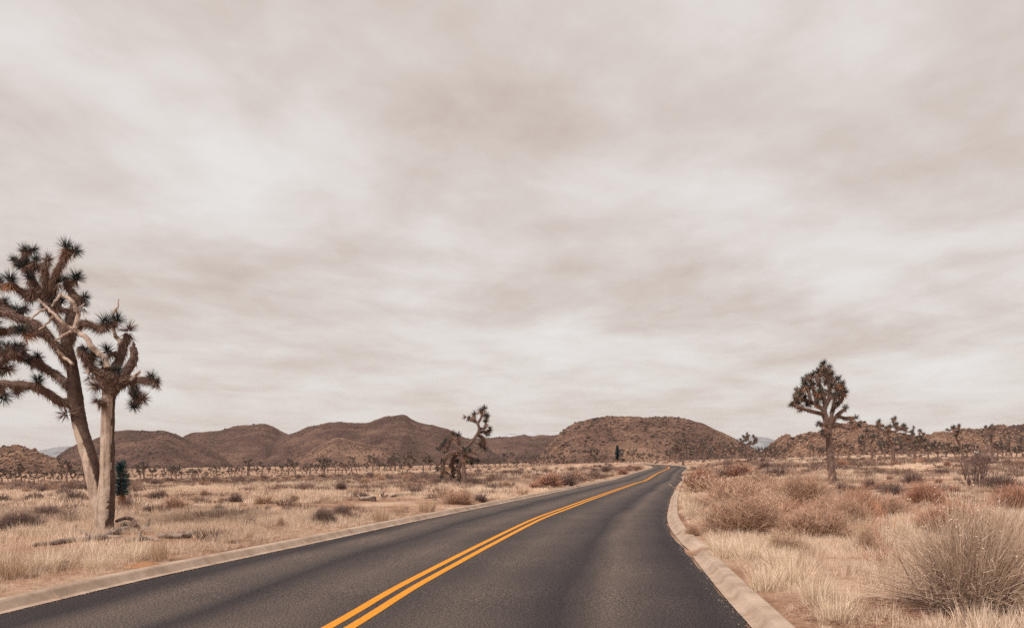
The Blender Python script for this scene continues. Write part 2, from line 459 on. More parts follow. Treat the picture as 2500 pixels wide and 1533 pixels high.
def zt(x, y, cut=False):
    x = np.atleast_1d(np.asarray(x, float)); y = np.atleast_1d(np.asarray(y, float)); sh = x.shape
    x = x.ravel(); y = y.ravel()
    z = table(x, y)
    dist = np.hypot(x, y)
    z = z + (fbm(x * .13, y * .13, 3, 4) - .5) * .22 * np.clip(dist / 25, .3, 2.5) + (fbm(x * .8, y * .8, 5, 2) - .5) * .09
    off, i = road_near(x, y)
    hw = np.where(off < 0, HWL[i], HWR[i] + TW[i]) + 0.25
    d = np.abs(off) - hw
    t = np.clip(d / 7.0, 0, 1); t = t * t * (3 - 2 * t)
    zr = CL[i, 2] + 0.08
    zz_ = np.where(np.abs(off) < 500, zr * (1 - t) + z * t, z)
    # soil is heaped a little unevenly against the back of the kerb
    if cut:
        zz_ = np.where(d < -0.10, CL[i, 2] - 0.03 - 0.12 * (d < -0.5), np.where(d < 0.0, CL[i, 2] + 0.02, zz_))
    return zz_.reshape(sh)
def hit(px, py, y0=6.0, y1=900.0):
    """where the view ray through a photo pixel meets the ground"""
    Y = np.exp(np.linspace(math.log(y0), math.log(y1), 700))
    X = (px - 1250) / F * Y; Z = CH - (py - HOR) / F * Y
    g = zt(X, Y) - Z
    k = np.where(g > 0)[0]
    i = k[0] if len(k) else np.argmax(g)
    return float(X[i]), float(Y[i]), float(zt(X[i], Y[i])[0])

def build_terrain():
    rows = np.concatenate([np.arange(-60, 3, 1.5), 3 * np.exp(np.arange(0, math.log(4700 / 3), 0.017))])
    t = np.linspace(-1, 1, 561)
    uu = np.sign(t) * np.abs(t) ** 1.35
    W = np.sqrt(70 ** 2 + (1.15 * rows) ** 2)
    X = W[:, None] * uu[None]; Y = np.repeat(rows[:, None], len(uu), 1)
    Z = zt(X, Y, cut=True)
    n, m = X.shape
    V = np.column_stack([X.ravel(), Y.ravel(), Z.ravel()])
    a = (np.arange(n - 1)[:, None] * m + np.arange(m - 1)[None]).ravel()
    Q = np.column_stack([a, a + 1, a + m + 1, a + m])
    obj('ground', mesh('ground', V, Q, M['ground'], smooth=True), kind='structure')
build_terrain()

def strip(name, lats, zoff, mat, i0=0, i1=None, parent=None, **props):
    """sheet along the road; lats = (n_s, k) lateral offsets"""
    sl = slice(i0, i1)
    C, Nn, S = CL[sl], NR[sl], SS[sl]
    k = lats.shape[1]
    X = C[:, None, 0] + Nn[:, None, 0] * lats[sl]; Y = C[:, None, 1] + Nn[:, None, 1] * lats[sl]
    Z = C[:, None, 2] + zoff + 0 * lats[sl]
    V = np.column_stack([X.ravel(), Y.ravel(), Z.ravel()])
    n = len(C)
    a = (np.arange(n - 1)[:, None] * k + np.arange(k - 1)[None]).ravel()
    Q = np.column_stack([a, a + 1, a + k + 1, a + k])
    return obj(name, mesh(name, V, Q, mat, attrs={'lat': lats[sl].ravel(), 'along': np.repeat(S, k)}, smooth=True), parent, **props)
tt = np.linspace(0, 1, 25)
er = R(3)
ragL = 0.05 * (fbm(SS * 1.3, SS * 0, 9, 4) - .5) * 2; ragR = 0.09 * (fbm(SS * 1.1, SS * 0 + 7, 19, 4) - .5) * 2
lats = -(HWL - 0.05 + ragL)[:, None] * (1 - tt) + (HWR - 0.08 + ragR)[:, None] * tt
crown = 0.0
road = strip('road', lats, 0.0, M['asphalt'], kind='structure')
for s_ in (-0.105, 0.105):
    wob = 0.006 * (vnoise(SS * 0.8, SS * 0 + s_, 4) - .5)
    strip('centre_line', np.column_stack([s_ - 0.055 + wob, s_ + 0.055 + wob]), 0.004, M['paint'], parent=road)

def iat(s): return int(np.argmin(np.abs(SS - s)))
def s_of_y(yv): return float(SS[np.argmin(np.abs(CL[:, 1] - yv) + 1e3 * (SS > _ds[24 * 13]))])
KP = np.array([(-0.05, 0.006), (0.0, 0.010), (0.03, 0.016), (0.095, 0.094), (0.115, 0.108), (0.135, 0.112), (0.235, 0.112), (0.255, 0.103), (0.26, -0.12)])
def kerb_run(root, side, s0, s1, seg=3.0, flare0=0.0, flare1=0.0):
    s = s0
    while s < s1 - 0.3:
        e = min(s + seg, s1)
        ss = np.linspace(s + 0.006, e - 0.006, 7)
        cx = np.column_stack([np.interp(ss, SS, CL[:, k]) for k in range(3)])
        nn = unit(np.column_stack([np.interp(ss, SS, NR[:, k]) for k in range(2)]))
        hw = np.interp(ss, SS, HWL if side < 0 else HWR)
        fl = np.zeros(len(ss))
        if flare0: fl = flare0 * np.clip(1 - (ss - s0) / 0.9, 0, 1) ** 2
        if flare1: fl = fl + flare1 * np.clip(1 - (s1 - ss) / 0.9, 0, 1) ** 2
        drop = np.clip(1 - (ss - s0) / 0.35, 0, 1) * (0.05 if flare0 else 0) + np.clip(1 - (s1 - ss) / 0.25, 0, 1) * (0.03 if flare1 else 0)
        lat = (hw + fl)[:, None] + KP[None, :, 0]
        Z = cx[:, None, 2] + KP[None, :, 1] - drop[:, None]
        X = cx[:, None, 0] + nn[:, None, 0] * lat * side; Y = cx[:, None, 1] + nn[:, None, 1] * lat * side
        k = len(KP); n = len(ss)
        V = np.column_stack([X.ravel(), Y.ravel(), Z.ravel()])
        V = V + 0.004 * (np.column_stack([vnoise(V[:, 0] * 3, V[:, 1] * 3, 1), vnoise(V[:, 0] * 3, V[:, 1] * 3, 2), vnoise(V[:, 0] * 3, V[:, 1] * 3, 3)]) - .5)
        a = (np.arange(n - 1)[:, None] * k + np.arange(k - 1)[None]).ravel()
        Q = np.column_stack([a, a + 1, a + k + 1, a + k])
        if side > 0: Q = Q[:, ::-1]
        caps = []
        for base in (0, (n - 1) * k):
            for q in range(1, k - 1):
                caps.append((base, base + q, base + q + 1))
        me = mesh('kerb_stone', V, [Q, np.array(caps)], M['kerb'], attrs={'lat': np.tile(KP[:, 0], n), 'along': np.repeat(ss, k)})
        obj('kerb_stone', me, root)
        s = e
kl = bpy.data.objects.new('kerb_left', None); link(kl); kl['kind'] = 'structure'
kr = bpy.data.objects.new('kerb_right', None); link(kr); kr['kind'] = 'structure'
S_B = _ds[24 * 17]
kerb_run(kl, -1, 45, s_of_y(60)); kerb_run(kl, -1, s_of_y(60), S_B - 5, 6.0)
sg = s_of_y(13.75)
kerb_run(kr, 1, 45, sg, flare1=0.02)
kerb_run(kr, 1, sg + 0.75, s_of_y(36), flare0=0.10)
kerb_run(kr, 1, s_of_y(36), s_of_y(93), 6.0)
kerb_run(kr, 1, s_of_y(108), S_B - 5, 6.0)
# paved pull-out on the right before the bend
def turnout():
    i0, i1 = iat(s_of_y(92)), iat(s_of_y(109))
    k = np.linspace(0, 1, 6)
    la = HWR[:, None] - 0.25 + TW[:, None] * k
    return strip('turnout', la, 0.008, M['asphalt'], i0 + 1, i1 - 1, kind='structure')
turnout()

# ------------------------------------------------------------------ hills and far mountains
def hill_material(name, cols, dark, spk=0.35, bump=1.0):
    m = bpy.data.materials.new(name); m.use_nodes = True
    t = m.node_tree; b = t.nodes['Principled BSDF']
    b.inputs['Roughness'].default_value = 1.0; b.inputs['Specular IOR Level'].default_value = 0.0
    tcn = N(t, 'ShaderNodeTexCoord')
    def nz(s, d=5, r=0.6):
        n = N(t, 'ShaderNodeTexNoise'); n.inputs['Scale'].default_value = s; n.inputs['Detail'].default_value = d; n.inputs['Roughness'].default_value = r
        L(t, tcn.outputs['Object'], n.inputs['Vector']); return n.outputs['Fac']
    c = ramp(t, nz(0.022, 6), [(0.36, cols[0]), (0.5, cols[1]), (0.66, cols[2])])
    c = mixc(t, 0.75, c, ramp(t, nz(spk, 5, 0.75), [(0.34, dark), (0.5, (1, 1, 1)), (0.68, (1.5, 1.4, 1.3))]), 'MULTIPLY')
    L(t, c, b.inputs['Base Color'])
    bp = N(t, 'ShaderNodeBump'); bp.inputs['Strength'].default_value = bump; bp.inputs['Distance'].default_value = 1.5
    L(t, nz(0.25, 6, 0.7), bp.inputs['Height']); L(t, bp.outputs[0], b.inputs['Normal'])
    return m
HM_A = hill_material('brown_hillside', [(0.09, 0.054, 0.046), (0.132, 0.079, 0.064), (0.205, 0.124, 0.09)], (0.30, 0.28, 0.29), 0.30, 1.6)
HM_B = hill_material('tan_hillside', [(0.14, 0.084, 0.067), (0.20, 0.12, 0.09), (0.31, 0.195, 0.137)], (0.26, 0.23, 0.24), 0.34, 1.6)
HM_C = hill_material('boulder_hillside', [(0.14, 0.08, 0.058), (0.215, 0.125, 0.088), (0.33, 0.208, 0.143)], (0.26, 0.22, 0.21), 0.42)
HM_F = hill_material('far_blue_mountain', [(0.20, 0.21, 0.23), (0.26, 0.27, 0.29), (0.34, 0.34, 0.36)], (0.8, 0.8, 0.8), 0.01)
def snow_material():
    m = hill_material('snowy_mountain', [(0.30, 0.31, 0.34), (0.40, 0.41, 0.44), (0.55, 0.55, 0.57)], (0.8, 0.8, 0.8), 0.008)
    t = m.node_tree; b = t.nodes['Principled BSDF']
    base = b.inputs['Base Color'].links[0].from_socket
    geo = N(t, 'ShaderNodeNewGeometry'); spx = N(t, 'ShaderNodeSeparateXYZ'); L(t, geo.outputs['Position'], spx.inputs[0])
    n = N(t, 'ShaderNodeTexNoise'); n.inputs['Scale'].default_value = 0.012; n.inputs['Detail'].default_value = 8
    L(t, geo.outputs['Position'], n.inputs['Vector'])
    f = math_node(t, 'ADD', math_node(t, 'MULTIPLY', spx.outputs[2], 0.003), math_node(t, 'SUBTRACT', n.outputs['Fac'], 0.5))
    f = math_node(t, 'MULTIPLY', math_node(t, 'SUBTRACT', f, 0.36), 6.0, True)
    L(t, mixc(t, f, base, (0.66, 0.68, 0.72)), b.inputs['Base Color'])
    return m
HM_S = snow_material()
HILLS = []
def hill(name, ridge, D, front, back, zb, mat, amp=3.0, rocky=0.0, seed=1, step=3.0, convex=1.5, label=None):
    ridge = np.array(ridge, float)
    px = np.arange(ridge[0, 0], ridge[-1, 0] + step, step)
    # smooth interpolation of the skyline
    py = np.interp(px, ridge[:, 0], ridge[:, 1])
    kern = np.hanning(9); kern /= kern.sum()
    py = np.convolve(np.pad(py, 4, mode='edge'), kern, mode='valid')
    zr = CH - (py - HOR) / F * D
    hmax = max(zr.max() - zb, 1)
    nf, nb = 46, 14
    rows = []
    hh = np.maximum(zr - zb, 0.0)
    for k in range(nf + nb + 1):
        if k <= nf:
            s = k / nf
            Y = D - front * (0.45 + 0.55 * hh / hmax) * (1 - s)
            prof = 0.45 * s + 0.55 * (1 - (1 - s) ** convex)
        else:
            s = 1 - (k - nf) / nb
            Y = D + back * (1 - s) + 0 * hh
            prof = s * s * (3 - 2 * s)
        X = (px - 1250) / F * Y
        z = zb + hh * prof - 2.0 * (prof < 0.02)
        w = 0.25 + 0.75 * np.sin(np.pi * min(1, max(0, s)) * (0.92 if k <= nf else 1.0))
        nz_ = (fbm(X / 85 + seed * 3.1, Y / 120, seed, 4) - .5) * 2
        gul = -np.abs(fbm(X / 38 + seed, Y / 160, seed + 40, 3) - .5) * 2 + .35
        sm = np.clip(hh / (0.3 * hmax), 0, 1)
        z = z + amp * sm * (w * (nz_ * 1.2 + gul * 1.5)) + sm * amp * 0.22 * (fbm(X / 7, Y / 7, seed + 9, 2) - .5)
        if rocky:
            bl = np.abs(fbm(X / 14, Y / 14, seed + 60, 3, .6) - .5) * 2
            bl2 = np.abs(vnoise(X / 4.5, Y / 4.5, seed + 61) - .5) * 2
            z = z + rocky * sm * ((1 - bl) * 2.2 + (1 - bl2) * 1.1 - 2.9) * (0.4 + 0.6 * w)
        rows.append(np.column_stack([X, Y, z]))
    V = np.stack(rows); n, m = V.shape[:2]
    a = (np.arange(n - 1)[:, None] * m + np.arange(m - 1)[None]).ravel()
    Q = np.column_stack([a, a + 1, a + m + 1, a + m])
    o = obj(name, mesh(name, V.reshape(-1, 3), Q, mat, smooth=True), kind='structure')
    HILLS.append((V, hh / hmax, nf, mat.name))
    return o
E = 1145
hill('snowy_mountain', [(1120, 1080), (1180, 1066), (1200, 1063), (1225, 1066), (1240, 1058), (1252, 1057), (1262, 1063), (1285, 1059), (1300, 1057), (1315, 1061), (1335, 1057), (1365, 1056), (1390, 1055), (1440, 1060), (1500, 1078)], 4200, 900, 400, 5, HM_S, 8, 0, 5, 3)
hill('far_mountain', [(1760, 1078), (1800, 1070), (1840, 1064), (1860, 1068), (1875, 1068), (1890, 1075), (1930, 1085), (1990, 1095)], 3800, 800, 400, 5, HM_F, 7, 0, 6)
hill('far_mountain', [(20, 1120), (70, 1108), (100, 1100), (135, 1091), (165, 1089), (200, 1090), (300, 1100), (360, 1112)], 3500, 700, 500, -12, HM_F, 8, 0, 7)
hill('hill', [(1040, 1120), (1090, 1090), (1140, 1070), (1180, 1069), (1205, 1068), (1250, 1067), (1275, 1064), (1283, 1062), (1296, 1067), (1320, 1062), (1337, 1060), (1360, 1059), (1400, 1056), (1450, 1060), (1520, 1080), (1600, 1130)], 1500, 330, 200, -9, HM_A, 5, 0, 11)
hill('hill', [(400, 1125), (430, 1080), (450, 1063), (470, 1053), (485, 1052), (530, 1051), (570, 1042), (630, 1036), (645, 1035), (660, 1039), (690, 1053), (730, 1068), (800, 1100), (860, 1135)], 1350, 300, 180, -11, HM_A, 5, 0, 12)
hill('hill', [(120, 1130), (160, 1098), (185, 1086), (240, 1068), (280, 1053), (310, 1050), (370, 1051), (390, 1049), (405, 1052), (430, 1061), (460, 1075), (520, 1100), (580, 1138)], 1150, 250, 150, -12, HM_A, 4.5, 0, 13)
hill('hill', [(600, 1140), (650, 1088), (690, 1064), (720, 1053), (745, 1043), (780, 1034), (825, 1029), (870, 1034), (900, 1031), (920, 1023), (940, 1015), (970, 1012), (990, 1014), (1005, 1024), (1018, 1030), (1045, 1034), (1072, 1039), (1100, 1050), (1140, 1070), (1190, 1095), (1260, 1138)], 1250, 330, 200, -10, HM_A, 5.5, 0, 14)
hill('hill', [(690, 1141), (740, 1110), (790, 1080), (820, 1066), (850, 1072), (900, 1085), (950, 1098), (1010, 1120), (1050, 1139)], 1000, 200, 120, -11, HM_B, 4, 0, 15)
hill('hill', [(1290, 1136), (1330, 1095), (1355, 1068), (1372, 1052), (1385, 1040), (1402, 1032), (1425, 1028), (1450, 1020), (1470, 1018), (1540, 1019), (1600, 1018), (1640, 1017), (1660, 1019), (1700, 1028), (1718, 1031), (1740, 1044), (1775, 1062), (1810, 1080), (1850, 1100), (1890, 1128)], 850, 210, 170, -4, HM_B, 4.5, 0.16, 16, 2.5)
hill('boulder_hill', [(-220, 1110), (-150, 1075), (-80, 1070), (-30, 1090), (0, 1096), (14, 1090), (24, 1091), (42, 1085), (60, 1091), (72, 1096), (85, 1096), (95, 1103), (120, 1112), (160, 1122), (220, 1140)], 700, 130, 100, -12, HM_C, 2.5, 1.0, 17, 2)
hill('boulder_hill', [(1840, 1118), (1880, 1085), (1900, 1066), (1918, 1058), (1928, 1061), (1940, 1070), (1960, 1082), (2000, 1110)], 800, 110, 90, 0, HM_C, 2, 0.8, 18, 2)
hill('boulder_hill', [(1880, 1115), (1920, 1090), (1945, 1063), (1965, 1060), (1975, 1056), (1990, 1055), (2005, 1050), (2030, 1044), (2050, 1037), (2080, 1029), (2095, 1027), (2112, 1030), (2125, 1037), (2150, 1046), (2190, 1056), (2230, 1064), (2270, 1075), (2330, 1105)], 560, 120, 90, 2, HM_C, 2.2, 0.9, 19, 2)
hill('boulder_hill', [(2120, 1105), (2180, 1075), (2230, 1066), (2255, 1063), (2268, 1058), (2290, 1053), (2300, 1054), (2315, 1056), (2330, 1050), (2345, 1047), (2365, 1044), (2385, 1048), (2400, 1047), (2420, 1045), (2427, 1038), (2440, 1035), (2455, 1036), (2460, 1044), (2500, 1060), (2580, 1090)], 660, 130, 90, 4, HM_C, 2.2, 1.0, 20, 2)
hill('hill', [(2360, 1085), (2400, 1068), (2440, 1050), (2465, 1043), (2500, 1036), (2560, 1020), (2640, 1005), (2760, 1015), (2900, 1060)], 900, 230, 150, 3, HM_A, 4, 0, 21)
hill('hill', [(-1100, 1130), (-900, 1060), (-600, 1030), (-400, 1045), (-250, 1085), (-150, 1128)], 1300, 300, 180, -12, HM_A, 5, 0, 22, 8)
hill('hill', [(2700, 1110), (2850, 1050), (3100, 1020), (3400, 1035), (3700, 1105)], 1100, 300, 180, 4, HM_A, 5, 0, 23, 8)

# ------------------------------------------------------------------ scatter (uncountable stuff) with geometry nodes
def scatter(name, protos, P, rot, scl, idx, tint, label):
    coll = bpy.data.collections.new(name + '_sources')
    for i, me in enumerate(protos):
        o = bpy.data.objects.new('%s_source_%02d' % (name, i), me)
        coll.objects.link(o)
    me = bpy.data.meshes.new(name)
    n = len(P)
    me.vertices.add(n); me.vertices.foreach_set('co', np.asarray(P, np.float32).ravel())
    a = me.attributes.new('rot', 'FLOAT_VECTOR', 'POINT'); a.data.foreach_set('vector', np.asarray(rot, np.float32).ravel())
    a = me.attributes.new('scl', 'FLOAT_VECTOR', 'POINT'); a.data.foreach_set('vector', np.asarray(scl, np.float32).ravel())
    a = me.attributes.new('idx', 'INT', 'POINT'); a.data.foreach_set('value', np.asarray(idx, np.int32))
    a = me.attributes.new('tint', 'FLOAT', 'POINT'); a.data.foreach_set('value', np.asarray(tint, np.float32))
    me.update()
    o = obj(name, me, kind='stuff', label=label)
    g = bpy.data.node_groups.new(name + '_nodes', 'GeometryNodeTree')
    g.interface.new_socket('Geometry', in_out='INPUT', socket_type='NodeSocketGeometry')
    g.interface.new_socket('Geometry', in_out='OUTPUT', socket_type='NodeSocketGeometry')
    gi = g.nodes.new('NodeGroupInput'); go = g.nodes.new('NodeGroupOutput')
    ci = g.nodes.new('GeometryNodeCollectionInfo'); ci.inputs[0].default_value = coll
    ci.inputs['Separate Children'].default_value = True; ci.inputs['Reset Children'].default_value = True
    ip = g.nodes.new('GeometryNodeInstanceOnPoints'); ip.inputs['Pick Instance'].default_value = True
    def na(nm, ty):
        q = g.nodes.new('GeometryNodeInputNamedAttribute'); q.data_type = ty; q.inputs[0].default_value = nm
        return q.outputs[0]
    er_ = g.nodes.new('FunctionNodeEulerToRotation')
    g.links.new(na('rot', 'FLOAT_VECTOR'), er_.inputs[0])
    g.links.new(gi.outputs[0], ip.inputs['Points']); g.links.new(ci.outputs[0], ip.inputs['Instance'])
    g.links.new(na('idx', 'INT'), ip.inputs['Instance Index']); g.links.new(er_.outputs[0], ip.inputs['Rotation'])
    g.links.new(na('scl', 'FLOAT_VECTOR'), ip.inputs['Scale']); g.links.new(ip.outputs[0], go.inputs[0])
    md = o.modifiers.new('scatter', 'NODES'); md.node_group = g
    return o

# rough little bush / rock lumps for the hillsides
def lump(seed, mat, n=1, squash=0.7, jit=0.35):
    import bmesh
    bm = bmesh.new(); bmesh.ops.create_icosphere(bm, subdivisions=n, radius=1.0)
    rr = R(seed)
    V = np.array([v_.co[:] for v_ in bm.verts]); T = np.array([[v_.index for v_ in f.verts] for f in bm.faces]); bm.free()
    V = V * (1 + jit * rr.uniform(-1, 1, (len(V), 1))) * np.array([1, 1, squash]) + np.array([0, 0, squash * 0.55])
    return mesh('lump', V, T, mat, attrs={'v': rr.uniform(0, 1, len(V))})
M['grit'] = material('pale_grit', (0.26, 0.195, 0.16), (0.44, 0.34, 0.28), scale=1.2, inst=True)
M['rock'] = material('granite_boulder', (0.16, 0.095, 0.07), (0.32, 0.205, 0.148), scale=1.2, attr=True, inst=True)
def hill_points(rng, n, filt, zmin=0.03):
    P = []; ar = []
    sel = [h for h in HILLS if filt(h[3])]
    for V, hh, nf, mn in sel:
        q = V[:nf + 2]
        a = np.linalg.norm(q[1:, :-1] - q[:-1, :-1], axis=2) * np.linalg.norm(q[:-1, 1:] - q[:-1, :-1], axis=2)
        ar.append(a)
    tot = sum((a / (V[:a.shape[0], :a.shape[1], 1] ** 2)).sum() for (V, _, _, _), a in zip(sel, ar))
    for (V, hh, nf, mn), a in zip(sel, ar):
        w = a / (V[:a.shape[0], :a.shape[1], 1] ** 2) * (hh[None, :-1] > zmin)
        k = int(n * w.sum() / tot)
        c = np.cumsum(w.ravel()); c /= c[-1]
        f = np.searchsorted(c, rng.uniform(size=k)); i, j = np.unravel_index(f, w.shape)
        a_, b_ = rng.uniform(size=(2, k))
        p = V[i, j] * ((1 - a_) * (1 - b_))[:, None] + V[i + 1, j] * (a_ * (1 - b_))[:, None] + V[i, j + 1] * ((1 - a_) * b_)[:, None] + V[i + 1, j + 1] * (a_ * b_)[:, None]
        P.append(p)
    return np.concatenate(P)
rg = R(5)
P = hill_points(rg, 60000, lambda m: 'brown' in m or 'tan' in m or 'boulder' in m)
P = P[fbm(P[:, 0] / 30, P[:, 1] / 60, 77, 3) > rg.uniform(.25, .68, len(P))]
n = len(P)
big = rg.uniform(size=n) < 0.05
sc = np.where(big, rg.uniform(1.2, 2.2, n), rg.uniform(0.4, 1.1, n))
scatter('hill_scrub', [lump(i, M['scrub'], 1, 0.65) for i in range(4)], P, np.column_stack([0 * P[:, 0], 0 * P[:, 0], rg.uniform(0, 6.28, n)]),
        np.column_stack([sc, sc, sc * rg.uniform(.6, 1, n)]), rg.randint(0, 4, n), rg.uniform(0, 1, n), 'dark scrub dotted over the brown hillsides')
P = hill_points(rg, 9000, lambda m: 'boulder' in m, 0.12)
P2 = hill_points(rg, 700, lambda m: 'tan' in m, 0.1)
P = np.concatenate([P, P2])
n = len(P)
sc = 0.4 + 1.4 * rg.uniform(size=n) ** 4
scatter('hill_boulders', [lump(20 + i, M['rock'], 1, 0.8, 0.2) for i in range(4)], P, rg.uniform(0, 6.28, (n, 3)) * np.array([.15, .15, 1]),
        np.column_stack([sc, sc * rg.uniform(.7, 1.2, n), sc * rg.uniform(.6, 1.0, n)]), rg.randint(0, 4, n), rg.uniform(.1, 1, n), 'tan granite boulders strewn over the rocky hills')

# ------------------------------------------------------------------ grass
def tuft(seed, mat, nb, h, spread, w, lean=0.45, bend=0.25, nseg=2):
    rr = R(seed)
    a = rr.uniform(0, 6.283, nb); r = spread * np.sqrt(rr.uniform(size=nb))
    base = np.column_stack([np.cos(a) * r, np.sin(a) * r, -0.02 + 0 * a])
    a2 = a + rr.normal(0, .8, nb); ln_ = lean * rr.uniform(0.1, 1.0, nb)
    d = np.column_stack([np.cos(a2) * ln_, np.sin(a2) * ln_, np.ones(nb)])
    hh = h * rr.uniform(.45, 1.05, nb)
    V, T, m = blades(base, d, hh, w * rr.uniform(.7, 1.3, nb), bend * rr.uniform(0, 1, nb), nseg, rr)
    return mesh('grass_tuft', V, T, mat, attrs={'v': np.repeat(rr.uniform(0, 1, nb), m)})
G_NEAR = [tuft(100 + i, M['straw'], 46, 0.30, 0.10, 0.0055, 0.6, 0.35) for i in range(4)] + \
         [tuft(110 + i, M['grey_straw'], 40, 0.22, 0.12, 0.0055, 0.8, 0.3) for i in range(2)] + \
         [tuft(115 + i, M['straw'], 60, 0.10, 0.22, 0.006, 1.2, 0.3, 1) for i in range(2)]
G_MID = [tuft(120 + i, M['straw'], 46, 0.34, 0.20, 0.014, 0.6, 0.3) for i in range(4)] + \
        [tuft(130 + i, M['grey_straw'], 46, 0.26, 0.24, 0.014, 0.8, 0.3) for i in range(3)]
G_FAR = [tuft(140 + i, M['straw'], 40, 0.42, 0.75, 0.05, 0.7, 0.3, 1) for i in range(3)] + \
        [tuft(150 + i, M['grey_straw'], 40, 0.36, 0.8, 0.05, 0.8, 0.3, 1) for i in range(3)]
def view_points(rng, n, y0, y1, margin=0.10):
    """uniform over the ground inside the (widened) field of view"""
    y = np.sqrt(rng.uniform(size=n) * (y1 ** 2 - y0 ** 2) + y0 ** 2)
    x = rng.uniform(-.643 - margin, .643 + margin, n) * y
    return x, y
def off_road(x, y, gap=0.36):
    off, i = road_near(x, y)
    hw = np.where(off < 0, HWL[i], HWR[i] + TW[i]) + gap
    return np.abs(off) > hw, np.abs(off) - hw
_lz = hit(265, 1318)
LOG_ZONES = [(_lz[0] - .4, _lz[1] - 1.0, 2.2, 2.0), (hit(440, 1316)[0], hit(440, 1316)[1] - .8, .8, 1.2), (hit(2215, 1200)[0], hit(2215, 1200)[1] - 1.5, 2.2, 2.5), (hit(895, 1224)[0], hit(895, 1224)[1] - .8, 1.0, 1.2)]
def grass(name, protos, rng, n, y0, y1, split, label, clump=0.5, smin=.7, smax=1.35, gscale=0.35):
    x, y = view_points(rng, n, y0, y1)
    ok, d = off_road(x, y, 0.40)
    # grass grows in drifts with bare soil between
    dr = fbm(x * gscale, y * gscale, 31, 3)
    side = np.where(x > 0.19 * y + 0.5, 0.05, np.where(y < 24, -0.07, 0.0)) + 0.16 * np.exp(-(((x - 0.46 * y) / 1.0) ** 2) - ((y - 9.5) / 2.5) ** 2) + 0.3 * np.exp(-(((x - 4.5) / 1.4) ** 2) - ((y - 7.6) / .9) ** 2)
    ok &= dr > (clump - .17 + side) + rng.uniform(0, .22, len(x)) - 0.16 * np.exp(-d / 1.4)
    for cx, cy, rx, ry in LOG_ZONES:
        ok &= (((x - cx) / rx) ** 2 + ((y - cy) / ry) ** 2 > 1) | (rng.uniform(size=len(x)) < .12)
    x, y, d, dr = x[ok], y[ok], d[ok], dr[ok]
    z = zt(x, y); n = len(x)
    s = rng.uniform(smin, smax, n) * (0.62 + 1.3 * np.clip(dr - .4, 0, .4)) * np.clip(0.45 + d * 0.5, .45, 1)
    grey = fbm(x * .12, y * .12, 57, 3) + rng.normal(0, .10, n) > 0.57
    idx = np.where(grey, rng.randint(split, len(protos), n), rng.randint(0, split, n))
    tint = np.clip(0.35 + 0.9 * (fbm(x * .3, y * .3, 71, 3) - .4) + rng.normal(0, .14, n), 0, 1)
    rot = np.column_stack([rng.normal(0, .12, n), rng.normal(0, .12, n), rng.uniform(0, 6.283, n)])
    return scatter(name, protos, np.column_stack([x, y, z]), rot, np.column_stack([s, s, s * rng.uniform(.75, 1.2, n)]), idx, tint, label)
grass('dry_grass', G_NEAR, R(41), 21000, 4.5, 24, 4, 'dry straw grass covering the verges on both sides', 0.43, gscale=.6)
grass('dry_grass', G_MID, R(42), 30000, 22, 80, 4, 'dry straw grass of the middle distance', 0.50, gscale=.3)
grass('dry_grass', G_FAR, R(43), 34000, 75, 420, 3, 'dry straw grass of the far plain', 0.46, gscale=.1)

def brown_tufts():
    rr = R(48); n = 20000
    x, y = view_points(rr, n, 14, 150)
    w_ = rr.uniform(size=n) < np.clip(30 / y, .3, 1)
    ok, d = off_road(x, y, 0.9); ok &= w_ & (fbm(x * .22, y * .22, 131, 3) > rr.uniform(.32, .58, n))
    x, y = x[ok], y[ok]; n = len(x); s_ = (.55 + 1.1 * rr.uniform(size=n) ** 2) * np.clip(y / 40, .8, 1.7)
    pro = [tuft(160 + i, M['brown_tuft'], 90, 0.32, 0.20, 0.012, 1.1, 0.1) for i in range(4)]
    scatter('brown_tufts', pro, np.column_stack([x, y, zt(x, y)]), np.column_stack([0 * x, 0 * x, rr.uniform(0, 6.28, n)]), np.column_stack([s_ * rr.uniform(.9, 1.6, n), s_, s_]), rr.randint(0, 4, n), rr.uniform(0, 1, n), 'low brown tufts dotted through the straw')
M['brown_tuft'] = material('brown_tuft', (0.115, 0.075, 0.066), (0.20, 0.132, 0.11), c3=(0.33, 0.23, 0.185), scale=2, inst=True)
brown_tufts()

# pebbles and grit swept against the kerbs
def grit():
    rr = R(8); n = 9000
    k = rr.randint(0, len(SS[SS < 110]), n)
    k = k[(CL[k, 1] > 4)]; n = len(k)
    side = np.where(rr.uniform(size=n) < .5, -1, 1)
    hw = np.where(side < 0, HWL[k], HWR[k])
    lat = side * (hw - 0.10 - np.abs(rr.normal(0, .055, n)) * np.where(side > 0, 1.5, 0.9) + 0.05)
    al = rr.uniform(-.25, .25, n)
    x = CL[k, 0] + NR[k, 0] * lat + TG[k, 0] * al; y = CL[k, 1] + NR[k, 1] * lat + TG[k, 1] * al
    s = 0.003 + 0.006 * rr.uniform(size=n) ** 3
    scatter('roadside_grit', [lump(60 + i, M['grit'], 1, 0.7, 0.2) for i in range(3)], np.column_stack([x, y, CL[k, 2] + 0.006]), rr.uniform(0, 6.28, (n, 3)) * np.array([.1, .1, 1]),
            np.column_stack([s, s * rr.uniform(.6, 1.2, n), s * .8]), rr.randint(0, 3, n), rr.uniform(.5, 1, n), 'pale grit gathered along the road edges')
grit()

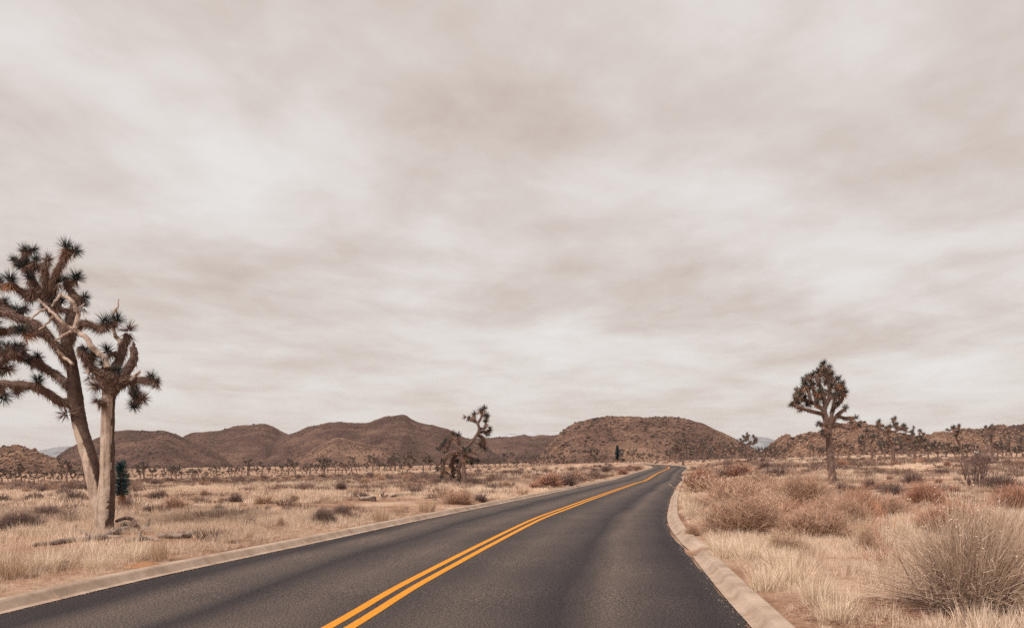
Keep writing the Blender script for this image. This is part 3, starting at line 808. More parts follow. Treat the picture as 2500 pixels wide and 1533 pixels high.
# ------------------------------------------------------------------ shrubs
def shrub_mesh(name, seed, mats, n, w_stem, kind='dome', twigs=3, dead=0.0):
    """unit shrub: 1 m across, 1 m tall"""
    rr = R(seed); mb = MB()
    a = rr.uniform(0, 6.283, n)
    if kind == 'dome':
        pol = np.arccos(1 - rr.uniform(0, .93, n))
    elif kind == 'fan':
        pol = np.abs(rr.normal(0, .62, n)).clip(0, 1.25)
    else:
        pol = np.abs(rr.normal(0, .75, n)).clip(0, 1.4)
    lob = 1 + 0.22 * np.sin(a * 3 + seed) + 0.15 * np.sin(a * 5 + 2 * seed)
    tipd = np.column_stack([np.sin(pol) * np.cos(a) * 0.5 * lob, np.sin(pol) * np.sin(a) * 0.5 * lob, 0.06 + np.cos(pol) * 0.9])
    base = np.column_stack([np.cos(a), np.sin(a), 0 * a]) * (0.16 * rr.uniform(size=n) ** .5)[:, None]
    base[:, 2] = -0.03
    dv = (tipd - base) * rr.uniform(.72, 1.06, n)[:, None]
    dv += rr.normal(0, .045, (n, 3))
    ln_ = np.linalg.norm(dv, axis=1)
    dv *= (0.72 + 0.5 * vnoise(np.cos(a) * 1.6 + pol * 1.3 + seed, np.sin(a) * 1.6 + seed * 2, seed))[:, None]
    ln_ = np.linalg.norm(dv, axis=1)
    V, T, m = blades(base, dv, ln_, w_stem * rr.uniform(.7, 1.4, n), rr.uniform(-.12, .12, n), 3, rr)
    mb.add(V, T, np.repeat(rr.uniform(0, .55, n), m), 0)
    for q in range(twigs):
        t = rr.uniform(.35, .98, n)
        b2 = base + dv * t[:, None]
        d2 = unit(dv) + rr.normal(0, .55, (n, 3)) + np.array([0, 0, .25])
        l2 = rr.uniform(.10, .24, n) * (1.15 - .45 * t)
        V, T, m = blades(b2, d2, l2, w_stem * rr.uniform(.5, 1.0, n), rr.uniform(-.2, .2, n), 2, rr)
        mb.add(V, T, np.repeat(np.clip(t + rr.normal(0, .18, n), 0, 1), m), 1)
    return mb.mesh(name, mats)
def grass_bunch(name, seed, mat, n, w, h=1.0):
    rr = R(seed)
    a = rr.uniform(0, 6.283, n); r = .22 * np.sqrt(rr.uniform(size=n))
    base = np.column_stack([np.cos(a) * r, np.sin(a) * r, -0.03 + 0 * a])
    le = np.abs(rr.normal(0, .30, n)); a2 = a + rr.normal(0, .7, n)
    d = np.column_stack([np.cos(a2) * le, np.sin(a2) * le, np.ones(n)])
    V, T, m = blades(base, d, h * rr.uniform(.45, 1.05, n), w * rr.uniform(.7, 1.3, n), .3 * rr.uniform(0, 1, n), 3, rr)
    return mesh(name, V, T, mat, attrs={'v': np.repeat(rr.uniform(0, 1, n), m)})
M['bunch'] = material('pale_bunch_grass', (0.58, 0.42, 0.29), (0.80, 0.63, 0.47), c3=(0.92, 0.79, 0.63), scale=2)
PR = {}
for key, mats, kind in (('rust', (M['rust_twig'], M['rust_twig']), 'dome'), ('red', (M['dark_twig'], M['red_twig']), 'dome'), ('tan', (M['rust_twig'], M['tan_twig']), 'dome'),
                        ('dark', (M['dark_twig'], M['dark_twig']), 'dome'), ('fan', (M['rust_twig'], M['tan_twig']), 'fan'), ('open', (M['dark_twig'], M['dark_twig']), 'open')):
    nn = {'open': (90, 60), 'fan': (420, 160)}.get(key, (2300, 420))
    PR[key] = {'near': [shrub_mesh('shrub', 200 + i + 10 * len(PR), mats, nn[0], 0.0045, kind, 5 if key != 'open' else 9) for i in range(2)],
               'far': [shrub_mesh('shrub', 300 + i + 10 * len(PR), mats, nn[1], 0.016, kind, 3 if key != 'open' else 6) for i in range(3)]}
PR['straw'] = {'near': [grass_bunch('bunch_grass', 400 + i, M['bunch'], 380, .008) for i in range(3)], 'far': [grass_bunch('bunch_grass', 410 + i, M['bunch'], 160, .02) for i in range(2)]}
PR['rstraw'] = {'near': [grass_bunch('bunch_grass', 420 + i, M['tan_twig'], 320, .008) for i in range(2)], 'far': [grass_bunch('bunch_grass', 430 + i, M['tan_twig'], 150, .02) for i in range(2)]}
PR['sparse'] = {'near': [shrub_mesh('shrub', 441, (M['red_twig'], M['red_twig']), 16, 0.008, 'fan', 14)]}
_cnt = [0]
def shrub(px, py, wpx, hpx, kind, label, cat='shrub', group=None, Y=None):
    _cnt[0] += 1
    if Y is None:
        x, y, z = hit(px, py)
    else:
        y = Y; x = (px - 1250) / F * Y; z = float(zt(x, y)[0])
    k = y / F
    lod = PR[kind]['near' if y < 30 else 'far']
    o = bpy.data.objects.new('bunch_grass' if 'straw' in kind else 'shrub', lod[_cnt[0] % len(lod)])
    link(o); o.location = (x, y, z - 0.01)
    sw = wpx * k * 1.12; sh = hpx * k * 1.08
    if 'straw' in kind: sw *= 1.15
    o.scale = (sw, sw, sh)
    o.rotation_euler = (0, 0, (_cnt[0] * 2.399) % 6.283)
    o['label'] = label; o['category'] = cat; o['kind'] = 'thing'
    if group: o['group'] = group
    return o
# right verge, near to far
SH = [
 (1820, 1302, 200, 104, 'rust', 'wide rust-brown dome shrub beside the right kerb, largest of the roadside mounds'),
 (1985, 1314, 165, 96, 'rust', 'rust-brown rounded shrub just right of the largest roadside mound'),
 (2065, 1296, 120, 92, 'rust', 'low russet shrub between the rust mounds and the pale seed-headed bush'),
 (1915, 1352, 112, 62, 'tan', 'low orange-tan mound of fine twigs at the edge of the right straw grass'),
 (1962, 1238, 140, 92, 'rust', 'brown feathery dome shrub in front of the tall Joshua tree right of the road'),
 (1802, 1240, 170, 82, 'rust', 'broad tan-brown feathery shrub behind the largest roadside mound'),
 (1888, 1262, 110, 66, 'tan', 'tan fine-twigged shrub wedged between the brown mounds of the right verge'),
 (1735, 1206, 130, 58, 'rust', 'rusty shrub spreading back from the narrowest part of the right kerb'),
 (1708, 1186, 70, 44, 'red', 'reddish shrub overhanging the right road edge before the bend'),
 (1808, 1163, 75, 34, 'red', 'bright rust-red low shrub on the slope right of the road bend'),
 (1765, 1170, 58, 34, 'dark', 'purple-grey shrub beside the bright rust-red one near the bend'),
 (1850, 1182, 90, 36, 'tan', 'pale tan shrub to the left of the tall Joshua tree trunk'),
 (1692, 1307, 34, 30, 'rust', 'small brown clump against the back of the right kerb'),
 (2092, 1272, 96, 84, 'red', 'russet dome shrub with dark stems, right of the tall Joshua tree'),
 (2258, 1236, 92, 62, 'red', 'rust-topped shrub with dark purple stems behind the fallen pole'),
 (2335, 1296, 190, 74, 'red', 'long rust-red shrub directly behind the seed-headed bush'),
 (2476, 1247, 100, 66, 'red', 'rust-topped shrub at the right picture edge'),
 (2385, 1190, 120, 108, 'open', 'tall open leafless bush with bare branches on the right plain'),
 (2395, 1133, 60, 34, 'dark', 'small dark bush behind the tall open leafless bush'),
 (2445, 1192, 90, 46, 'dark', 'grey-brown shrub to the right of the open leafless bush'),
 (2062, 1200, 62, 26, 'dark', 'small purple-brown shrub at the foot of the tall Joshua tree, right side'),
 (2125, 1190, 44, 26, 'dark', 'small dark round shrub left of the fallen pole end'),
 (2160, 1196, 60, 26, 'rust', 'small rusty shrub just above the fallen pole'),
 (2300, 1158, 44, 20, 'dark', 'little dark shrub on the right plain left of the open bush'),
 (2118, 1345, 95, 90, 'fan', 'thin tan upright shrub left of the seed-headed bush'),
 (2145, 1395, 120, 190, 'sparse', 'sparse reddish twiggy plant on bare soil left of the seed-headed bush'),
 (1762, 1268, 90, 52, 'tan', 'tan mound right behind the curving right kerb below the rusty spread'),
 (1858, 1222, 120, 60, 'rust', 'brown twiggy shrub filling the gap behind the broad feathery shrubs'),
 (1938, 1284, 110, 62, 'red', 'russet shrub squeezed between the two rust-brown mounds'),
 (2022, 1262, 100, 62, 'rust', 'brown shrub in front of the tall lone tree trunk'),
 (1722, 1164, 60, 30, 'rust', 'brown shrub at the outer side of the road bend'),
 (1895, 1168, 80, 34, 'dark', 'dark shrub on the slope midway between bend and tall lone tree'),
 (2180, 1262, 100, 52, 'rust', 'low brown shrub between russet dome and fallen pole'),
]
for q in SH: shrub(*q)
ST = [
 (1770, 1362, 95, 72, 'straw', 'bright straw bunch grass behind the gap in the right kerb'),
 (1830, 1372, 100, 80, 'straw', 'straw bunch grass in front of the orange-tan mound'),
 (1870, 1440, 110, 90, 'straw', 'pale straw bunch nearest the right kerb'),
 (1935, 1425, 120, 96, 'straw', 'tall pale straw bunch in the middle of the right verge'),
 (1990, 1470, 110, 100, 'straw', 'straw bunch at the bottom of the verge right of the kerb'),
 (1905, 1385, 100, 70, 'straw', 'straw bunch at the foot of the orange-tan mound'),
 (1690, 1262, 52, 60, 'straw', 'upright pale straw clump behind the curving right kerb'),
 (1722, 1285, 56, 50, 'straw', 'pale straw clump left of the largest roadside mound'),
 (1675, 1225, 46, 40, 'straw', 'pale straw clump where the right kerb narrows away'),
 (2095, 1300, 90, 56, 'straw', 'silvery straw clump in front of the russet dome shrub'),
 (2208, 1318, 60, 84, 'straw', 'upright straw clump at the left shoulder of the seed-headed bush'),
 (2040, 1520, 120, 100, 'straw', 'short straw clump at the bottom edge left of the seed-headed bush'),
 (390, 1370, 56, 88, 'rstraw', 'tan upright grass clump on top of the left kerb'),
 (930, 1272, 58, 56, 'rstraw', 'rusty upright grass clump beside the left kerb, nearer of two'),
 (1043, 1250, 62, 54, 'rstraw', 'rusty upright grass clump beside the left kerb, farther of two'),
 (972, 1252, 40, 32, 'rstraw', 'small russet grass clump between the two rusty clumps by the left kerb'),
 (1240, 1209, 40, 22, 'rstraw', 'ochre grass clump close behind the left kerb past the centre Joshua tree'),
 (1275, 1207, 40, 24, 'rstraw', 'second ochre grass clump in the row behind the left kerb'),
 (318, 1372, 70, 56, 'straw', 'straw bunch in front of the fallen logs'),
 (235, 1390, 70, 50, 'straw', 'straw bunch between the logs and the left kerb'),
 (30, 1412, 90, 90, 'rstraw', 'tan bunch grass at the left picture edge above the kerb'),
 (110, 1395, 90, 70, 'straw', 'straw bunch left of the log ends'),
]
for q in ST: shrub(*q, cat='grass clump')
SL = [
 (165, 1274, 85, 52, 'open', 'dark twiggy bare shrub left of the big Joshua tree trunk'),
 (110, 1262, 90, 34, 'dark', 'low purple-brown shrub to the left of the twiggy bare shrub'),
 (45, 1300, 120, 60, 'dark', 'wide brown shrub at the left edge behind the log'),
 (85, 1222, 60, 24, 'dark', 'rounded brown shrub on the plain at far left'),
 (8, 1225, 36, 24, 'dark', 'dark shrub cut by the left picture edge'),
 (790, 1282, 62, 52, 'dark', 'twiggy purple-grey shrub close to the left kerb, first past the big tree'),
 (835, 1262, 50, 34, 'dark', 'grey-brown shrub behind the twiggy purple-grey one'),
 (712, 1238, 34, 32, 'open', 'small bare fan-shaped shrub in the straw left of the road'),
 (575, 1225, 40, 26, 'dark', 'dark round shrub in the middle of the left plain'),
 (535, 1250, 36, 22, 'dark', 'small dark shrub nearer than the round one on the left plain'),
 (362, 1250, 30, 18, 'dark', 'small dark tuft right of the big trunk'),
 (610, 1282, 34, 22, 'dark', 'small grey shrub halfway between the big tree and the left kerb'),
 (685, 1290, 40, 34, 'fan', 'tan-grey bushy clump behind the left kerb'),
 (880, 1218, 52, 24, 'dark', 'dark purple shrub beside the short stump'),
 (1120, 1230, 80, 40, 'rust', 'brown-grey mound behind the left kerb below the centre Joshua tree'),
 (1170, 1226, 50, 26, 'dark', 'dark shrub at the right end of the brown-grey mound'),
 (1212, 1196, 32, 20, 'dark', 'round dark shrub right of the centre Joshua tree'),
 (1095, 1215, 60, 26, 'tan', 'tan shrub just below the centre Joshua tree trunk'),
 (1340, 1188, 70, 40, 'red', 'purple-red shrub at the left end of the thicket before the bend'),
 (1382, 1186, 66, 38, 'dark', 'dark shrub in the middle of the thicket before the bend'),
 (1405, 1172, 50, 28, 'rust', 'brown shrub at the right end of the thicket before the bend'),
 (1452, 1167, 42, 20, 'dark', 'purple-brown shrub on the grassy bank left of the road'),
 (1480, 1152, 32, 24, 'dark', 'tall purple shrub on the bank close to the bend'),
 (1520, 1158, 30, 16, 'red', 'small rust shrub on the inside of the bend'),
 (1555, 1146, 30, 16, 'rust', 'brown tuft at the very inside of the bend'),
 (1305, 1192, 30, 18, 'red', 'small red-brown clump near the left kerb before the thicket'),
 (155, 1385, 40, 22, 'dark', 'little dark burr in the straw in front of the logs'),
]
for q in SL: shrub(*q)
# the countless smaller shrubs: the larger ones one by one, the rest as cover
def field_shrubs():
    rr = R(91); n = 0
    xs, ys = view_points(rr, 1400, 20, 190, 0.02)
    ok, d = off_road(xs, ys, 1.6)
    ok &= fbm(xs * .06, ys * .06, 88, 3) > rr.uniform(.3, .62, len(xs))
    xs, ys = xs[ok], ys[ok]
    o_ = np.argsort(ys); xs, ys = xs[o_], ys[o_]
    off, _ = road_near(xs, ys)
    for x, y, of in zip(xs, ys, off):
        if n >= 290: break
        right = of > 0
        kind = rr.choice(['dark', 'dark', 'dark', 'rust', 'tan'] if not right else ['dark', 'dark', 'rust', 'red', 'tan'])
        w = rr.uniform(.5, 1.25); h = w * rr.uniform(.42, .75)
        o = bpy.data.objects.new('shrub', PR[kind]['far'][rr.randint(3)])
        link(o); o.location = (x, y, float(zt(x, y)[0]) - .02); o.scale = (w, w * rr.uniform(.8, 1.2), h); o.rotation_euler = (0, 0, rr.uniform(0, 6.28))
        sd_ = 'right' if right else 'left'
        word = {'dark': 'dark brown', 'rust': 'brown', 'tan': 'tan', 'red': 'rust-red'}[kind]
        px = 1250 + F * x / y
        if not right: zn = 'around the big twin trunk' if px < 420 else ('right of the big tree' if px < 800 else ('left of the crooked tree' if px < 1130 else 'between crooked tree and bend'))
        else: zn = 'between bend and lone tree' if px < 1990 else ('below the forked tree' if px < 2230 else 'around the open leafless bush')
        sz = 'broad' if w > .95 else ('low' if h < .38 else 'small round')
        ds = 'near' if y < 50 else ('middle-distance' if y < 90 else 'far')
        o['label'] = '%s %s %s shrub in the straw %s' % (ds, sz, word, zn)
        o['category'] = 'shrub'; o['group'] = '%s %s %s shrubs %s' % (ds, sz, word, zn)
        n += 1
    # rest
    xs, ys = view_points(rr, 9000, 70, 700, 0.05)
    ok, d = off_road(xs, ys, 2.0)
    ok &= fbm(xs * .03, ys * .03, 89, 3) > rr.uniform(.3, .62, len(xs))
    xs, ys = xs[ok], ys[ok]; n = len(xs)
    w = rr.uniform(.5, 1.5, n)
    scatter('distant_scrub', PR['dark']['far'] + PR['rust']['far'][:1], np.column_stack([xs, ys, zt(xs, ys)]), np.column_stack([0 * xs, 0 * xs, rr.uniform(0, 6.28, n)]),
            np.column_stack([w, w, w * rr.uniform(.4, .7, n)]), rr.randint(0, 4, n), rr.uniform(0, 1, n), 'low scrub covering the far plain')
field_shrubs()

# the big seed-headed bush, bottom right
def hero_bush():
    px, py = 2372, 1496
    x, y, z = hit(px, py)
    k = y / F
    b = thing('rabbitbrush', 'large pale straw-stemmed bush with tiny white seed heads at bottom right', 'bush', (x, y, z))
    rr = R(606); W, Hh = 450 * k, 290 * k
    n = 2700
    a = rr.uniform(0, 6.283, n); pol = np.abs(rr.normal(0, .74, n)).clip(0, 1.42)
    tip = np.column_stack([np.sin(pol) * np.cos(a) * W * .64, np.sin(pol) * np.sin(a) * W * .55, np.cos(pol) ** .7 * Hh * .95 + .05])
    base = np.column_stack([np.cos(a), np.sin(a), 0 * a]) * (W * .14 * np.sqrt(rr.uniform(size=n)))[:, None]; base[:, 2] = rr.uniform(-.02, .2, n) * Hh
    dv = (tip - base) * rr.uniform(.55, 1.04, n)[:, None] + rr.normal(0, .03, (n, 3))
    dv *= (0.66 + 0.6 * vnoise(np.cos(a) * 1.8 + pol * 2 + 3, np.sin(a) * 1.8 + 9, 5))[:, None]
    dv[:, 0] += .10 * dv[:, 2]
    mb = MB()
    V, T, m = blades(base, dv, np.linalg.norm(dv, axis=1), .0052 * rr.uniform(.6, 1.4, n), rr.uniform(-.26, .2, n), 4, rr)
    mb.add(V, T, np.repeat(rr.uniform(0.1, 1, n), m))
    for q in range(3):
        t_ = rr.uniform(.35, .95, n)
        V, T, m = blades(base + dv * t_[:, None], unit(dv) + rr.normal(0, .45, (n, 3)), rr.uniform(.06, .20, n), .004 * rr.uniform(.7, 1.3, n), rr.uniform(-.2, .2, n), 2, rr)
        mb.add(V, T, np.repeat(rr.uniform(0, .9, n), m))
    obj('stem', mb.mesh('stem', M['pale_stem']), b, kind='stuff')
    # woody base
    mb = MB()
    for q in range(26):
        an = rr.uniform(0, 6.283); r0 = rr.uniform(.02, .12) * W
        p0 = np.array([math.cos(an) * r0, math.sin(an) * r0, -.03]); l = rr.uniform(.2, .4) * Hh
        p1 = p0 + np.array([math.cos(an) * l * .7, math.sin(an) * l * .7, l * .55]); p2 = p1 + np.array([math.cos(an + .6) * l * .4, math.sin(an + .6) * l * .4, l * .7])
        V, T = tube(smooth_path([p0, p1, p2], 3), np.linspace(.011, .004, 7), 5, rr, .2)
        mb.add(V, T)
    obj('woody_base', mb.mesh('woody_base', M['bark']), b)
    # small curled leaves low down
    n2 = 9000
    pick = rr.randint(0, n, n2); t = rr.uniform(.12, .62, n2)
    p = base[pick] + dv[pick] * t[:, None] + rr.normal(0, .018, (n2, 3))
    V, T, m = blades(p, rr.normal(size=(n2, 3)) + [0, 0, .4], rr.uniform(.015, .04, n2), .009 * rr.uniform(.6, 1.3, n2), 0, 1, rr)
    mb = MB(); mb.add(V, T, np.repeat(rr.uniform(0, 1, n2), m))
    obj('foliage', mb.mesh('foliage', M['sage']), b, kind='stuff')
    # seed heads
    up = np.where(pol < 1.0)[0]; pick = rr.choice(up, 190, replace=False)
    p = base[pick] + dv[pick]
    lm = lump(77, M['seed'], 1, .9, .15); lv = np.array([v_.co[:] for v_ in lm.vertices]); lt = np.array([pp.vertices[:] for pp in lm.polygons])
    mb = MB()
    for c in p:
        s = rr.uniform(.005, .009)
        mb.add(lv * s + c, lt, rr.uniform())
    obj('seed_head', mb.mesh('seed_head', M['seed']), b, kind='stuff')
    # a skirt of sprawling dead stems
    n3 = 260
    a = rr.uniform(0, 6.283, n3)
    p = np.column_stack([np.cos(a), np.sin(a), 0 * a]) * (W * rr.uniform(.05, .2, n3))[:, None]; p[:, 2] = rr.uniform(.0, .12, n3)
    d = np.column_stack([np.cos(a), np.sin(a), rr.uniform(-.05, .35, n3)])
    V, T, m = blades(p, d, W * rr.uniform(.25, .5, n3), .006, rr.uniform(-.05, .12, n3), 4, rr)
    mb = MB(); mb.add(V, T, np.repeat(rr.uniform(0, 1, n3), m))
    obj('dead_stem', mb.mesh('dead_stem', M['dark_twig']), b, kind='stuff')
hero_bush()
def litter():
    rr = R(52); cx, cy, _ = hit(2372, 1500)
    n = 5200
    a = rr.uniform(0, 6.283, n); r = 1.3 * np.sqrt(rr.uniform(size=n))
    x = cx - .15 + np.cos(a) * r * 1.25; y = cy - .25 + np.sin(a) * r * .8
    d = np.column_stack([rr.normal(size=n), rr.normal(size=n), rr.uniform(-.05, .25, n)])
    V, T, m = blades(np.column_stack([x, y, zt(x, y) + .012 + .03 * rr.uniform(size=n)]), d, rr.uniform(.03, .14, n), rr.uniform(.004, .010, n), 0, 1, rr)
    mb = MB(); mb.add(V, T, np.repeat(rr.uniform(0, 1, n), m))
    obj('twig_litter', mb.mesh('twig_litter', M['litter']), kind='stuff', label='reddish twig and leaf litter on the soil under the seed-headed bush')
M['litter'] = material('red_litter', (0.16, 0.085, 0.062), (0.30, 0.165, 0.115), c3=(0.48, 0.29, 0.20), scale=3)
litter()

# ------------------------------------------------------------------ Joshua trees
def rosette_mesh(name, seed, nb, ln_, w, mats, dead=0.28):
    """spiky leaf head pointing along +Z: green blades ahead, withered ones folded back"""
    rr = R(seed); mb = MB()
    ng = int(nb * (1 - dead)); nd = nb - ng
    a = rr.uniform(0, 6.283, ng); pol = np.arccos(1 - rr.uniform(0, 1.18, ng))
    d = np.column_stack([np.sin(pol) * np.cos(a), np.sin(pol) * np.sin(a), np.cos(pol)])
    b = np.column_stack([.02 * np.cos(a), .02 * np.sin(a), .08 - .11 * (pol / 1.8)])
    V, T, m = blades(b, d, ln_ * rr.uniform(.8, 1.08, ng), w * rr.uniform(.8, 1.2, ng), rr.uniform(-.05, .08, ng), 2, rr, up=(0, 0, -1))
    mb.add(V, T, np.repeat(rr.uniform(0, 1, ng) ** 1.7, m), 0)
    a = rr.uniform(0, 6.283, nd); pol = rr.uniform(1.7, 2.75, nd)
    d = np.column_stack([np.sin(pol) * np.cos(a), np.sin(pol) * np.sin(a), np.cos(pol)])
    b = np.column_stack([.035 * np.cos(a), .035 * np.sin(a), -.05 - .12 * rr.uniform(size=nd)])
    V, T, m = blades(b, d, ln_ * rr.uniform(.8, 1.05, nd), w * rr.uniform(.8, 1.2, nd), rr.uniform(0, .1, nd), 1, rr)
    mb.add(V, T, np.repeat(rr.uniform(0, 1, nd), m), 1)
    return mb.mesh(name, mats)
M['far_dead'] = material('shaggy_dead_leaf', (0.07, 0.047, 0.042), (0.12, 0.08, 0.068), c3=(0.20, 0.13, 0.10), scale=3)
M['dusty_leaf'] = material('dusty_yucca_leaf', (0.03, 0.04, 0.04), (0.085, 0.078, 0.068), c3=(0.30, 0.23, 0.185), scale=3)
RM_M = [M['dusty_leaf'], M['dead_leaf']]
RM_G = [M['green_leaf'], M['rust_leaf']]; RM_D = [M['green_leaf'], M['dead_leaf']]
ROS = {'near': [rosette_mesh('leaf_rosette', 500, 210, .25, .013, RM_G, .34), rosette_mesh('leaf_rosette', 501, 190, .24, .013, RM_D), rosette_mesh('leaf_rosette', 502, 200, .23, .013, RM_D, .4), rosette_mesh('leaf_rosette', 503, 190, .25, .013, [M['dead_leaf'], M['dead_leaf']], .4)],
       'mid': [rosette_mesh('leaf_rosette', 510, 120, .25, .024, RM_M, .35), rosette_mesh('leaf_rosette', 511, 115, .24, .024, RM_M, .3), rosette_mesh('leaf_rosette', 512, 115, .24, .024, RM_D, .4), rosette_mesh('leaf_rosette', 513, 115, .24, .024, [M['dusty_leaf'], M['rust_leaf']], .4)],
       'far': [rosette_mesh('leaf_rosette', 520, 26, .27, .06, RM_D), rosette_mesh('leaf_rosette', 521, 24, .27, .06, RM_G, .35)]}
def skirt(mb, P, Rr, rng, per_m, ln_, w, mi):
    seg = np.linalg.norm(np.diff(P, axis=0), axis=1); tot = seg.sum()
    n = int(per_m * tot)
    if n < 3: return
    cs = np.concatenate([[0], np.cumsum(seg)]); s = rng.uniform(0, tot, n)
    c = np.column_stack([np.interp(s, cs, P[:, k]) for k in range(3)]); r = np.interp(s, cs, Rr)
    tn = unit(np.column_stack([np.interp(s, cs, np.gradient(P[:, k], cs)) for k in range(3)]))
    ra = unit(np.cross(tn, unit(rng.normal(size=(n, 3)))))
    d = -tn * rng.uniform(.4, 1.2, n)[:, None] + ra * rng.uniform(.25, 1.0, n)[:, None] + np.array([0, 0, -.35])
    V, T, m = blades(c + ra * r[:, None] * .9, d, ln_ * rng.uniform(.6, 1.1, n), w * rng.uniform(.8, 1.2, n), rng.uniform(0, .15, n), 1, rng)
    mb.add(V, T, np.repeat(rng.uniform(0, 1, n), m), mi)
def orient(o, d, roll):
    q = Vector(d).to_track_quat('Z', 'Y')
    o.rotation_mode = 'QUATERNION'
    o.rotation_quaternion = q @ Euler((0, 0, roll)).to_quaternion()
class Joshua:
    """limbs are lists of 3-D points relative to the tree base"""
    def __init__(s, label, loc, lod, seed, group=None):
        s.root = thing('joshua_tree', label, 'joshua tree', loc, group)
        s.lod, s.rng = lod, R(seed)
        s.nodes = []          # (point, radius, limb part)
    def limb(s, pts, r0, r1, part='branch', furry=True, mat=None, sides=None, reg=True, dens=1.0, rough=.07):
        P = smooth_path(np.array(pts, float), 5 if s.lod == 'near' else 3)
        if s.lod == 'near': P[1:-1] += s.rng.normal(0, .008, P[1:-1].shape)
        Rr = np.interp(np.linspace(0, 1, len(P)), np.linspace(0, 1, len(np.atleast_1d(r0))), r0) if np.ndim(r0) else np.linspace(r0, r1, len(P))
        sd_ = sides or {'near': 10, 'mid': 7}.get(s.lod, 5)
        V, T = tube(P, Rr, sd_, s.rng, rough)
        mb = MB(); mb.add(V, T, .3, 0)
        if furry:
            skirt(mb, P, Rr, s.rng, {'near': 620, 'mid': 220}[s.lod] * dens, {'near': .16, 'mid': .17}[s.lod], {'near': .011, 'mid': .022}[s.lod], 1)
        o = obj(part, mb.mesh(part, [mat or M['bark'], M['dead_leaf']]), s.root)
        if reg:
            for p, r in zip(P, Rr): s.nodes.append((p, r, o))
        s.last = (P, o)
        return P, o
    def rosette(s, p, d, size=1.0, part=None, var=None):
        L_ = ROS[s.lod]
        o = bpy.data.objects.new('leaf_rosette', L_[s.rng.randint(len(L_)) if var is None else var])
        link(o, part or s.root)
        o.location = p; orient(o, d, s.rng.uniform(0, 6.28)); o.scale = (size,) * 3
        return o
    def tip(s, p, d=None, size=1.0, r=.05, upbias=.5, maxr=None, var=None, thick=1.0):
        """grow a short shaggy branchlet from the nearest limb to p and crown it"""
        p = np.array(p, float)
        C = np.array([n[0] for n in s.nodes]); w = np.linalg.norm((C - p) * np.array([1, .6, 1]), axis=1) + .5 * np.maximum(0, C[:, 2] - p[2])
        i = int(np.argmin(w)); a, ra, prt = s.nodes[i]
        v_ = p - a; ln_ = np.linalg.norm(v_)
        if ln_ > .12:
            mid = a + v_ * .55 + np.array([v_[0] * .12, v_[1] * .12, -.10 * ln_])
            P, o = s.limb([a, mid, p], min(ra, r) * thick, r * .8 * thick)
            dd = unit(P[-1] - P[-3]) if d is None else unit(np.array(d, float))
        else:
            o = prt; dd = unit(np.array(d, float)) if d is not None else np.array([0, 0, 1.])
        if d is None: dd = unit(dd + np.array([0, 0, upbias]))
        s.rosette(p, dd, size, o, var)
def px_tree(bx, by, Y):
    z0 = float(zt((bx - 1250) / F * Y, Y)[0])
    x0 = (bx - 1250) / F * Y
    zo = CH - (by - HOR) / F * Y          # height the photo gives the base
    dz = zo - z0
    def to(px, py, dy=0.0):
        y = Y + dy
        return np.array([(px - 1250) / F * y - x0, dy, CH - (py - HOR) / F * y - z0 - dz])
    return (x0, Y, z0), to

# --- the big twin-trunked tree on the left
def trunk_material():
    m = material('patchy_trunk', (0.34, 0.255, 0.20), (0.60, 0.475, 0.385), scale=6, attr=False, bump=.6, bscale=35)
    t = m.node_tree; b = t.nodes['Principled BSDF']
    base = b.inputs['Base Color'].links[0].from_socket
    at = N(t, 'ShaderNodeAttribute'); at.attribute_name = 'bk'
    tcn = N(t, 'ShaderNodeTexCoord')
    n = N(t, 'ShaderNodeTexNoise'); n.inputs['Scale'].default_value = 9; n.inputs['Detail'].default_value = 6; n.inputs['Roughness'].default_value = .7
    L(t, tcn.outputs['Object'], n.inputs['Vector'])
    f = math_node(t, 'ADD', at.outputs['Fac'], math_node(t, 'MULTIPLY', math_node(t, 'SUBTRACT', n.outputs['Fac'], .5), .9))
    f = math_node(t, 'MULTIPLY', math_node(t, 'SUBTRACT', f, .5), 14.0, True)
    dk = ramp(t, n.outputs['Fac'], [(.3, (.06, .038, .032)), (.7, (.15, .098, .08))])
    sp_ = N(t, 'ShaderNodeTexVoronoi'); sp_.inputs['Scale'].default_value = 22
    L(t, tcn.outputs['Object'], sp_.inputs['Vector'])
    pits = math_node(t, 'LESS_THAN', sp_.outputs['Distance'], 0.16)
    base = mixc(t, math_node(t, 'MULTIPLY', pits, .55), base, (.12, .08, .065))
    st = N(t, 'ShaderNodeTexNoise'); st.inputs['Scale'].default_value = 3.0; st.inputs['Detail'].default_value = 5
    mpn = N(t, 'ShaderNodeMapping'); mpn.inputs['Scale'].default_value = (4.5, 4.5, .35); L(t, tcn.outputs['Object'], mpn.inputs[0]); L(t, mpn.outputs[0], st.inputs['Vector'])
    base = mixc(t, .7, base, ramp(t, st.outputs['Fac'], [(.36, (.45, .36, .32)), (.52, (1, 1, 1)), (.7, (1.1, 1.1, 1.08))]), 'MULTIPLY')
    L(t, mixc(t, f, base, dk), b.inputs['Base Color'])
    return m
M['trunk2'] = trunk_material()
